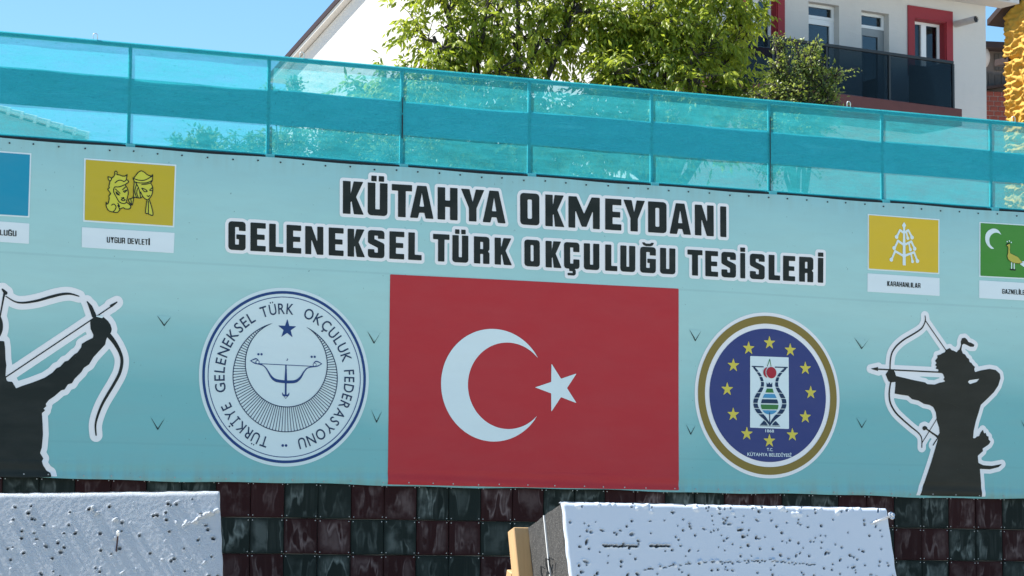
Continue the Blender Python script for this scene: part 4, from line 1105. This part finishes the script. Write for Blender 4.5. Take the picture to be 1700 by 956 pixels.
mb.add([(-.6, -.12, bz(150)), (bw, -.12, bz(118)), (bw, .3, bz(118)+.02), (-.6, .3, bz(150)+.02), (-.6, -.12, bz(154)), (bw, -.12, bz(122)), (bw, .3, bz(122)), (-.6, .3, bz(154))], [(0, 1, 2, 3), (7, 6, 5, 4), (0, 4, 5, 1), (1, 5, 6, 2), (2, 6, 7, 3), (3, 7, 4, 0)])
obj('lean_to_roof', mb.me('lean_to_roof', 'roof_dark'), bh)
for i in range(9): boxed('board', -.4+i*.2, -.4+i*.2+.185, .16, .19, bz(140), bz(118)+rnd.uniform(-.05, .05), 'old_wood', bh)
for i in range(7): boxed('shutter_board', .42+i*.12, .42+i*.12+.11, .2, .23, bz(112), bz(84), 'old_wood', bh)
V = [(0, 0, 0)]; F = []
for k in range(1, 5):
    for q in range(16):
        a = 2*math.pi*q/16; r = k/4; V.append((math.cos(a)*r*.26, .10*r*r, math.sin(a)*r*.30))
for q in range(16): F.append((0, 1+q, 1+(q+1) % 16))
for k in range(3):
    for q in range(16): F.append((1+k*16+q, 1+(k+1)*16+q, 1+(k+1)*16+(q+1) % 16, 1+k*16+(q+1) % 16))
V2 = V+[(x, y-.012, z) for x, y, z in V]; nn = len(V); F2 = F+[tuple(reversed([i+nn for i in f])) for f in F]
dx = .16
ds = obj('satellite_dish', mesh('satellite_dish', V2, F2, 'dish_white', True), bh, (dx, -.05, bz(93)), (0, rad(14), rad(60)))
boxed('dish_arm', dx-.02, dx+.02, -.02, .24, bz(93)-.02, bz(93)+.02, 'roof_dark', bh)

# ------------------------------------------------------------ trees
def leaf_geo(rs, L, W):
    # a bent leaflet along +x: 2 quads folded about the midrib
    return [(0, 0, 0), (L*.45, W*.5, -L*.04), (L*.45, 0, W*.10), (L*.45, -W*.5, -L*.04), (L, 0, -L*.16)], [(0, 2, 1), (0, 3, 2), (1, 2, 4), (2, 3, 4)]
def scatter_leaves(pts, dirs, L, W, rs, tones):
    n = len(pts)
    base = np.array(leaf_geo(rs, 1.0, 1.0)[0]); fc = np.array(leaf_geo(rs, 1, 1)[1])
    sc = np.array([L, W, L])
    up = rs.normal(size=(n, 3))*.55+np.array([0, 0, 1.0])
    x = dirs/np.linalg.norm(dirs, axis=1)[:, None]
    y = np.cross(up, x); y /= np.linalg.norm(y, axis=1)[:, None]+1e-9
    z = np.cross(x, y)
    k = rs.uniform(.5, 1.3, size=n)
    b = base.copy(); b[:, 0] *= L; b[:, 1] *= W; b[:, 2] *= L
    V = pts[:, None, :]+k[:, None, None]*(b[None, :, 0, None]*x[:, None, :]+b[None, :, 1, None]*y[:, None, :]+b[None, :, 2, None]*z[:, None, :])
    F = (np.arange(n)*5)[:, None, None]+fc[None]
    return V.reshape(-1, 3), F.reshape(-1, 3), np.repeat(tones, 5)
def build_mesh(name, V, F, tone, mat):
    me = bpy.data.meshes.new(name)
    me.vertices.add(len(V)); me.vertices.foreach_set('co', V.astype(np.float32).ravel())
    me.loops.add(len(F)*3); me.loops.foreach_set('vertex_index', F.astype(np.int32).ravel())
    me.polygons.add(len(F)); me.polygons.foreach_set('loop_start', np.arange(len(F), dtype=np.int32)*3)
    at = me.attributes.new('tone', 'FLOAT', 'POINT'); at.data.foreach_set('value', tone.astype(np.float32))
    me.materials.append(M[mat]); me.update(calc_edges=True); me.validate(); return me
def tree(name, label, base, clumps, nt, comp, L, W, mat, seed, droop=.7, group=None, trunk_r=.13, twig=.5):
    # clumps: (centre xyz, radius xyz); nt twigs per m^3-ish weight
    rs = np.random.RandomState(seed)
    base = np.array(base, float)
    root = thing(name, label, 'tree' if 'tree' in name else 'shrub', base, 0, group)
    mb = MB(); LP = []; LD = []; LT = []
    cen = np.mean([c for c, r in clumps], axis=0)
    fork = np.array([base[0]*.6+cen[0]*.4, base[1]*.6+cen[1]*.4, base[2]+(cen[2]-base[2])*.42])
    loc = lambda p: tuple(np.array(p)-base)
    mid = (base+fork)/2+rs.normal(size=3)*.06
    mb.tube([loc(base-np.array([0, 0, .15])), loc(mid), loc(fork)], [trunk_r*1.2, trunk_r, trunk_r*.85], 10)
    vol = np.array([r[0]*r[1]*r[2] for c, r in clumps]); wts = vol**.8/np.sum(vol**.8)
    for (c, r), wt in zip(clumps, wts):
        c = np.array(c); r = np.array(r)
        st = fork+rs.normal(size=3)*.05
        pts = [st+(c-st)*t+rs.normal(size=3)*.10*np.linalg.norm(c-st)*.35*math.sin(math.pi*t) for t in (0, .3, .6, 1.0)]
        pts[0] = st
        mb.tube([loc(p) for p in pts], [trunk_r*.62, trunk_r*.45, trunk_r*.33, trunk_r*.18], 7)
        nl = max(5, int(nt*wt/14))
        for _ in range(nl):
            d = rs.normal(size=3); d /= np.linalg.norm(d); d[2] = d[2]*.9+.15
            tip = c+d*r*rs.uniform(.55, .95)
            s0 = pts[2]+(pts[3]-pts[2])*rs.uniform(.1, 1)
            mdl = (s0+tip)/2+rs.normal(size=3)*.08*r.mean()+np.array([0, 0, .05*r.mean()])
            mb.tube([loc(s0), loc(mdl), loc(tip)], [trunk_r*.22, trunk_r*.15, .008], 5)
            # twigs along this limb
            for _2 in range(14):
                t = rs.uniform(.25, 1.0)
                p = s0*(1-t)**2+2*mdl*t*(1-t)+tip*t*t
                q = p+rs.normal(size=3)*twig*r.mean()*np.array([1, 1, .8])*.55+d*.12*r.mean()
                if ((q-c)/(r*1.12)).dot((q-c)/(r*1.12)) > 1: q = c+(q-c)*.85
                mb.tube([loc(p), loc((p+q)/2+np.array([0, 0, .03])), loc(q)], [.010, .007, .004], 4)
                cdir = q-c; cdir = cdir/(np.linalg.norm(cdir)+1e-6)
                tone0 = rs.uniform(.1, .85)
                for _3 in range(comp[0]):
                    if comp[1] == 1:
                        pp = p+(q-p)*rs.uniform(.15, 1.1)+rs.normal(size=3)*.03
                        LP.append(loc(pp)); dd = rs.normal(size=3)*.7+cdir*.5+np.array([0, 0, .35]); LD.append(dd); LT.append(np.clip(tone0+rs.normal()*.22, 0, 1))
                    else:
                        ax = rs.normal(size=3)*.75+cdir*.6; ax[2] -= .15; ax /= np.linalg.norm(ax)
                        ln = L*rs.uniform(1.6, 2.5)
                        for m_ in range(comp[1]):
                            tt = (m_//2+1)/((comp[1]+1)//2)
                            pp = q+ax*ln*tt-np.array([0, 0, droop*.35*ln*tt*tt])
                            side = np.cross(ax, [0, 0, 1.0])*(1 if m_ % 2 else -1)
                            dd = side*.8+ax*.55+np.array([0, 0, -droop])+rs.normal(size=3)*.18
                            if m_ == comp[1]-1: dd = ax+np.array([0, 0, -droop])
                            LP.append(loc(pp)); LD.append(dd); LT.append(np.clip(tone0+rs.normal()*.18, 0, 1))
    obj('trunk', mb.me('trunk', 'bark', True), root)
    V, F, T = scatter_leaves(np.array(LP), np.array(LD), L, W, rs, np.array(LT))
    cr = obj('crown', build_mesh('crown', V, F, T, mat), root); cr['kind'] = 'stuff'
    print(name, 'leaves', len(LP)); return root
def cl(px, py, dep, rx, ry=None, rz=None):
    k = dep/FPX; rx *= k; return (at_depth(px, py, dep), (rx, ry if ry else rx*.9, (rz*k if rz else rx*.85)))
def base_at(px, dep): p = at_depth(px, 200, dep); return (p[0], p[1], TERR)
tree('walnut_tree', 'leafy walnut tree over the fence in front of the sunlit white gable', base_at(815, 37.5),
     [cl(720, 60, 37, 85), cl(690, 130, 36.5, 70), cl(790, 30, 37.5, 110), cl(800, 130, 37, 110), cl(900, 60, 37.5, 115), cl(905, 170, 37, 110), cl(730, -50, 37.5, 100), cl(860, -70, 38, 130), cl(600, 165, 37, 75), cl(690, 215, 37, 85), cl(830, 240, 37, 105), cl(960, 10, 37.5, 60), cl(760, 255, 37, 60), cl(720, 250, 36.5, 55)],
     640, (3, 7), .122, .046, 'walnut_leaf', 3, group='walnut trees behind the fence')
tree('walnut_tree', 'dense walnut tree over the fence in front of the shaded balcony house', base_at(1120, 38),
     [cl(1080, 60, 37.5, 85), cl(1060, 140, 37, 85), cl(1180, 40, 38, 105), cl(1160, 130, 37.5, 100), cl(1228, 60, 38.5, 52), cl(1240, 150, 38, 70), cl(1110, -40, 38, 110), cl(1210, -70, 38.5, 90), cl(1000, 170, 37, 75), cl(1010, 95, 37.5, 45), cl(1045, 20, 37.5, 40), cl(1012, 45, 37.5, 45), cl(1130, 225, 37.5, 110), cl(1000, 250, 37.5, 90), cl(950, 245, 37, 70), cl(1060, 250, 37, 80), cl(900, 262, 37, 60)],
     760, (3, 7), .118, .044, 'walnut_leaf', 11, group='walnut trees behind the fence')
tree('plum_shrub', 'upright small-leaved shrub between the walnut and the balcony', base_at(1325, 36.5),
     [cl(1310, 150, 36.5, 55), cl(1290, 100, 36.5, 26, None, 42), cl(1335, 90, 36.5, 30, None, 50), cl(1370, 130, 36.5, 34, None, 42), cl(1345, 175, 36.5, 62), cl(1278, 165, 36.5, 45), cl(1300, 235, 36.5, 80)],
     1000, (9, 1), .062, .034, 'shrub_leaf', 5, trunk_r=.06, twig=.7)
tree('garden_bush', 'loose bush seen only through the net near its left end', base_at(380, 36),
     [cl(370, 265, 36, 60, None, 40), cl(325, 238, 36, 24, None, 24), cl(300, 240, 36, 22), cl(430, 245, 36, 40), cl(345, 225, 36, 14), cl(470, 260, 36, 50)],
     620, (7, 1), .075, .042, 'bush_leaf', 21, trunk_r=.05, twig=.7)
tree('garden_bush', 'wide bush seen only through the net, right of the loose one', base_at(600, 35.5),
     [cl(540, 255, 35.5, 75), cl(640, 262, 35.5, 90), cl(475, 232, 35.5, 36), cl(560, 220, 35.5, 45)],
     800, (7, 1), .075, .042, 'bush_leaf', 22, trunk_r=.06, twig=.7)
tree('sapling_shrub', 'slim sapling seen through the net beside the white gable corner', base_at(490, 35),
     [cl(490, 145, 35, 13, None, 24), cl(486, 190, 35, 18, None, 26), (cl(455, 150, 35, 10, None, 14))],
     240, (6, 1), .06, .03, 'bush_leaf', 23, trunk_r=.03, twig=.8)

# ------------------------------------------------------------ foam archery targets in the foreground
def target(name, label, pose, width, height, corner_px, holes_fn, matf, seed, corner='TR', depth=.33):
    yaw, lean, rollp, dist = pose
    U = np.array([math.cos(yaw), math.sin(yaw), 0]); N0 = np.array([math.sin(yaw), -math.cos(yaw), 0])
    Vv = np.array([0, 0, 1])*math.cos(lean)-N0*math.sin(lean); N = N0*math.cos(lean)+np.array([0, 0, 1])*math.sin(lean)
    U2 = U*math.cos(rollp)+Vv*math.sin(rollp); V2 = -U*math.sin(rollp)+Vv*math.cos(rollp)
    Pc = at_depth(*corner_px, dist)
    orig = Pc-V2*height-(U2*width if corner == 'TR' else 0)     # bottom-left front corner
    root = thing(name, label, 'archery target', orig)
    mw = Matrix.Identity(4)
    for i in range(3): mw[i][0] = U2[i]; mw[i][1] = -N[i]; mw[i][2] = V2[i]; mw[i][3] = orig[i]
    root.matrix_world = mw
    rs = np.random.RandomState(seed)
    st = .0028
    us = np.linspace(0, width, int(width/st)+1)
    vfine = height-np.arange(0, .50, st)
    vs_ = np.concatenate([np.linspace(0, vfine[-1]-.01, 60), vfine[::-1]])
    Ug, Vg = np.meshgrid(us, vs_)
    D = np.zeros_like(Ug); Hh = np.zeros_like(Ug)
    nz_ = rs.normal(size=Ug.shape); k1 = nz_.copy()
    for ax in (0, 1):
        for _ in range(2): k1 = (k1+np.roll(k1, 1, ax)+np.roll(k1, -1, ax))/3
    D += k1*holes_fn['rough']
    big = np.zeros_like(Ug)
    for _ in range(60):
        a, b = rs.uniform(1, 14, 2); big += np.sin(Ug*a*2+Vg*b*2+rs.uniform(0, 6.28))/60
    D += big*.008*holes_fn['wave']
    holes, bumps = holes_fn['f'](rs)
    for (u, v, r, el, an, dp) in holes:
        i0, i1 = np.searchsorted(us, [u-r*el*1.6, u+r*el*1.6]); j0, j1 = np.searchsorted(vs_, [v-r*el*1.6, v+r*el*1.6])
        if i1 <= i0 or j1 <= j0: continue
        du = Ug[j0:j1, i0:i1]-u; dv = Vg[j0:j1, i0:i1]-v
        x = (du*math.cos(an)+dv*math.sin(an))/el; y = -du*math.sin(an)+dv*math.cos(an)
        q = np.hypot(x, y)/r*rs.uniform(.82, 1.3)
        h = np.clip((1.1-q)/.4, 0, 1)*rs.choice([.7, 1.0, 1.0]); Hh[j0:j1, i0:i1] = np.maximum(Hh[j0:j1, i0:i1], h)
        D[j0:j1, i0:i1] -= h*dp
        D[j0:j1, i0:i1] += np.exp(-((q-1.45)/.3)**2)*.0022
    for (u, v, r, el, an, hh) in bumps:
        i0, i1 = np.searchsorted(us, [u-r*el*2, u+r*el*2]); j0, j1 = np.searchsorted(vs_, [v-r*el*2, v+r*el*2])
        if i1 <= i0 or j1 <= j0: continue
        du = Ug[j0:j1, i0:i1]-u; dv = Vg[j0:j1, i0:i1]-v
        x = (du*math.cos(an)+dv*math.sin(an))/el; y = -du*math.sin(an)+dv*math.cos(an)
        q = np.hypot(x, y)/r; D[j0:j1, i0:i1] += hh*np.clip(1.3-q, 0, 1)**.7
    # worn, rounded edges
    et = height-Vg; rt = holes_fn['edge']*(1+.10*np.sin(Ug*31)*np.sin(Ug*12.7+1))
    D -= np.where(et < rt, rt*(1-np.sqrt(np.clip(1-(1-et/rt)**2, 0, 1))), 0)
    for e_, rr_ in ((Ug, .010), (width-Ug, .010)):
        D -= np.where(e_ < rr_, rr_*(1-np.sqrt(np.clip(1-(1-e_/rr_)**2, 0, 1))), 0)
    edge_v = np.where(Vg > height-.004, (mnz(us*30)*.0018-.011*np.clip(mnz(us*9+4)-.42, 0, 1))[None, :], 0); edge_u = np.where(Ug < .003, mnz(vs_*22)[:, None]*.004, 0)+np.where(Ug > width-.003, mnz(vs_*20+7)[:, None]*.003, 0)
    X = Ug+edge_u; Zc = Vg+edge_v
    nu, nv = len(us), len(vs_)
    co = np.stack([X, -D, Zc], -1).reshape(-1, 3)
    idx = np.arange(nu*nv).reshape(nv, nu)
    a = idx[:-1, :-1].ravel(); b = idx[:-1, 1:].ravel(); c = idx[1:, 1:].ravel(); d = idx[1:, :-1].ravel()
    tri = np.concatenate([np.stack([a, b, c], 1), np.stack([a, c, d], 1)])
    # skirt back to the core
    SK = .014
    def skirt(loop):
        nonlocal co, tri
        n0 = len(co); q = co[loop].copy(); q[:, 1] = SK; co = np.concatenate([co, q])
        k = np.arange(len(loop)-1); A, B = loop[k], loop[k+1]
        tri = np.concatenate([tri, np.stack([A, n0+k, n0+k+1], 1), np.stack([A, n0+k+1, B], 1)])
    skirt(idx[-1, ::-1]); skirt(idx[::-1, 0]); skirt(idx[:, -1]); skirt(idx[0, :])
    hv = np.zeros(len(co)); hv[:nu*nv] = Hh.ravel()
    me = bpy.data.meshes.new('face_sheet')
    me.vertices.add(len(co)); me.vertices.foreach_set('co', co.astype(np.float32).ravel())
    me.loops.add(len(tri)*3); me.loops.foreach_set('vertex_index', tri.astype(np.int32).ravel())
    me.polygons.add(len(tri)); me.polygons.foreach_set('loop_start', np.arange(len(tri), dtype=np.int32)*3)
    at = me.attributes.new('hole', 'FLOAT', 'POINT'); at.data.foreach_set('value', hv.astype(np.float32))
    me.materials.append(M[matf]); me.update(calc_edges=True)
    me.polygons.foreach_set('use_smooth', [True]*len(me.polygons))
    obj('face_sheet', me, root)
    y1 = depth*.52
    def core(y0, y1_, sd_):
        mb = MB(); n = 40; V = []
        def ringpt(u, v, y): return (u, y, v)
        loop = [(0, v) for v in np.linspace(height-.004, 0, n)]+[(u, 0) for u in np.linspace(0, width, 8)[1:]]+[(width, v) for v in np.linspace(0, height-.004, n)[1:]]+[(u, height-.004) for u in np.linspace(width, 0, n)[1:-1]]
        ys = np.linspace(y0, y1_, 6); L_ = len(loop); vv = []
        for y in ys:
            for (u, v) in loop:
                k = mnoise.noise(Vector((u*40, v*40, y*40+sd_)))*.003; cu, cv = width/2, height/2
                vv.append((u+(k-.004)*(1 if u > cu else -1), y, v+(k)*(1 if v > cv else -1)))
        fs = [(j*L_+i, j*L_+(i+1) % L_, (j+1)*L_+(i+1) % L_, (j+1)*L_+i) for j in range(5) for i in range(L_)]
        fs += [tuple(range(L_)), tuple(reversed(range(5*L_, 6*L_)))]
        return mesh('foam_layer', vv, fs, 'foam_core')
    obj('foam_layer', core(SK-.004, y1, 1), root); obj('foam_layer', core(y1+.006, depth, 5), root)
    mb = MB(); mb.box(-.001, width+.001, y1+.0005, y1+.0055, .002, height-.003); obj('seam', mb.me('seam', 'foam_seam'), root)
    print(name, 'orig', orig, 'N', N, 'sun', np.dot(N, SUN_DIR))
    return root
def mnz(a): return np.array([mnoise.noise(Vector((float(x), 3.1, 8.8))) for x in a])
def solve_pose(TL, TR, BR, dist):
    # yaw and lean of a rectangle from two top corners and a point down the right edge
    best = None
    for yw in np.arange(-30, 50, .5):
        for ln in np.arange(0, 40, .5):
            y_, l_ = rad(yw), rad(ln)
            U = np.array([math.cos(y_), math.sin(y_), 0]); N0 = np.array([math.sin(y_), -math.cos(y_), 0])
            Vv = np.array([0, 0, 1])*math.cos(l_)-N0*math.sin(l_); N = N0*math.cos(l_)+np.array([0, 0, 1])*math.sin(l_)
            P = at_depth(*TR, dist)
            a, b = on_plane(*TL, P, N)-P, on_plane(*BR, P, N)-P
            e = (np.dot(a, Vv)/np.linalg.norm(a))**2+(np.dot(b, U)/np.linalg.norm(b))**2
            if best is None or e < best[0]: best = (e, yw, ln, np.linalg.norm(a))
    return best
def holes_right(rs):
    H = []; Bp = []
    for _ in range(400):
        u, v = rs.uniform(.02, 1.28), rs.uniform(.82, 1.30)
        r = rs.choice([.0030, .0040, .0052], p=[.4, .42, .18]); H.append((u, v, r, rs.choice([1, 1.1, 1.6, 2.4], p=[.5, .25, .15, .1]), rs.uniform(-.6, 1.2), .012))
    k = 448.0
    for x0, x1, y in ((991, 1046, 905), (1066, 1096, 904)):
        for x in np.arange(x0, x1, 2.5): H.append(((x-934)/k/.914, 1.3-(y-834)/k*1.02+rs.normal()*.0012, .0042, 1.7, rs.normal()*.25, .014))
    xs = np.arange(1052, 1330, 3.0)
    for x in xs:
        y = 942-(x-1052)*.13 if x < 1140 else 930-(x-1140)*.03 if x < 1250 else 926+(x-1250)*.07
        if rs.rand() < .55: H.append(((x-934)/k/.914, 1.3-(y-834)/k*1.02+rs.normal()*.002, .0022, 2.4, rs.normal()*.3, .008))
        if rs.rand() < .10: Bp.append(((x-934)/k/.914, 1.3-(y-834)/k*1.02+.004, .006, 1.3, rs.uniform(0, 3), .006))
    for _ in range(26): Bp.append((rs.uniform(.03, 1.27), 1.30-abs(rs.normal())*.02, rs.uniform(.004, .008), 1.4, rs.uniform(0, 3), .006))
    return H, Bp
def holes_left(rs):
    H = []; Bp = []
    for _ in range(190):
        u, v = rs.uniform(.0, 1.28), rs.uniform(.80, 1.27)
        H.append((u, v, rs.choice([.0035, .0045, .0055]), rs.choice([1, 1.15, 1.5]), rs.uniform(-.8, .8), .014))
        if rs.rand() < .6: Bp.append((u+rs.normal()*.002, v-.008, .0042, 1.3, rs.uniform(0, 3), .0022))
    for u, v, r, el, an, h in tuple((1.17+.11*k_/13+rs.normal()*.006, 1.165+.05*k_/13+rs.normal()*.005, .003+.003*rs.rand(), 1+rs.rand(), rs.rand()*2, .006+.012*rs.rand()) for k_ in range(14))+( (.925, 1.19, .005, 1.8, .5, .016), (.86, 1.215, .005, 1.5, .4, .016), (.845, 1.235, .0055, 1.3, 1.2, .014), (.853, 1.222, .003, 1.5, .3, .010), (.92, 1.12, .005, 1.2, 0, .012)):
        Bp.append((u, v, r, el, an, h))
    for _ in range(110): Bp.append((rs.uniform(0, 1.28), rs.uniform(.85, 1.27), rs.uniform(.0022, .0045), rs.uniform(1, 2), rs.uniform(0, 3), rs.uniform(.001, .005)))
    return H, Bp
TLr, TRr, BRr = (934, 831), (1473, 841), (1490, 956)
bp_ = solve_pose(TLr, TRr, BRr, 10.2); print('right pose', bp_)
DR = 10.2*1.30/bp_[3]
pr = (rad(bp_[1]), rad(bp_[2]), 0.0, DR)
tr_ = target('foam_target', 'white-faced foam archery target full of small arrow holes, its dark layered side showing', pr, 1.30, 1.30, TRr, {'f': holes_right, 'rough': .00018, 'wave': .4, 'edge': .022}, 'foam_white', 4)
pl_ = (rad(12.0), rad(18.3), rad(1.6), 9.6)
tl_ = target('foam_target', 'rough white foam archery target with torn face and arrow stub at the lower left', pl_, 1.30, 1.30, (365, 812), {'f': holes_left, 'rough': .00045, 'wave': .22, 'edge': .024}, 'foam_white_rough', 9)
# washer and tie rod at the right target's upper right corner
wc = Vector((1.292, -.030, 1.256)); wdir = Vector((.35, -1, .12)).normalized()
mb = MB(); mb.tube([wc, wc+wdir*.004], .0145, 22); wa = obj('washer', mb.me('washer', 'zinc', False), tr_)
mb = MB(); mb.tube([wc+wdir*.004, wc+wdir*.013], .007, 6); obj('nut', mb.me('nut', 'zinc'), wa)
mb = MB(); mb.tube([(1.215, .004, 1.232), tuple(wc)], .004, 8); obj('tie_rod', mb.me('tie_rod', 'zinc', True), tr_)
# torn nylon ties on the dark side of the right target
mb = MB()
for (y, z) in ((.12, 1.12), (.15, 1.125), (.20, 1.11)):
    mb.tube([(-.004, y, z), (-.014, y+.01, z+.012), (-.012, y+.018, z-.01), (-.006, y+.016, z-.045)], .0028, 5)
obj('torn_tie', mb.me('torn_tie', 'matt_black'), tr_)
# broken arrow in the left target
bpy.context.view_layer.update()
mwl = tl_.matrix_world
ast = thing('arrow_stub', 'broken arrow stub with white end stuck in the left foam target', 'arrow', mwl @ Vector((.925, .0, 1.075)))
ast.rotation_euler = mwl.to_euler()
mb = MB(); mb.tube([(0, .04, -.012), (0, -.05, .012), (.001, -.085, .03)], .0030, 8); obj('shaft', mb.me('shaft', 'arrow_red', True), ast)
mb = MB(); mb.tube([(.001, -.083, .029), (.001, -.10, .036)], .0055, 8); obj('nock', mb.me('nock', 'nock_white', True), ast)

# wooden stands that carry the targets
def stand(label, tgt, legs_u, height, dp, back=.42):
    bpy.context.view_layer.update()
    mw = tgt.matrix_world
    o3 = mw @ Vector((0, 0, 0))
    root = thing('wooden_stand', label, 'stand', (o3.x, o3.y, 0))
    inv = Vector((o3.x, o3.y, 0))
    def bar(nm, p, q, wx, wy, mat='pine'):
        p, q = Vector(p), Vector(q); d = (q-p); L_ = d.length; d.normalize()
        ux = (mw.to_3x3() @ Vector((1, 0, 0))); ux = (ux-d*ux.dot(d)).normalized(); uy = d.cross(ux)
        mb = MB(); mb.box(-wx/2, wx/2, -wy/2, wy/2, 0, L_, .003)
        o = obj(nm, mb.me(nm, mat), root); r = Matrix.Identity(4)
        for i in range(3): r[i][0] = ux[i]; r[i][1] = uy[i]; r[i][2] = d[i]; r[i][3] = (p-inv)[i]
        o.matrix_local = r; return o
    for u in legs_u:
        top = mw @ Vector((u, dp+.035, height)); foot = mw @ Vector((u, dp+.035, 0)); dn = (foot-top).normalized()
        foot = top+dn*(top.z/-dn.z) if dn.z < 0 else foot
        bar('front_leg', (foot.x, foot.y, 0.005), top, .075, .06)
        rear = mw @ Vector((u, dp+.09, height-.14)); hb = mw.to_3x3() @ Vector((0, 1, 0)); hb.z = 0; hb.normalize()
        rf_ = Vector((rear.x, rear.y, 0.005))+hb*back
        bar('rear_leg', rf_, rear, .07, .05)
    a, b = mw @ Vector((legs_u[0]-.12, dp*.5, -.03)), mw @ Vector((legs_u[-1]+.12, dp*.5, -.03))
    bar('shelf', a, b, .05, dp+.08)
    return root
stR = stand('pine stand behind the hole-riddled target, its leg top showing at the left side', tr_, (-.012, 1.2), 1.30, .33)
stL = stand('pine stand carrying the torn target, hidden behind it', tl_, (.12, 1.1), 1.05, .33)
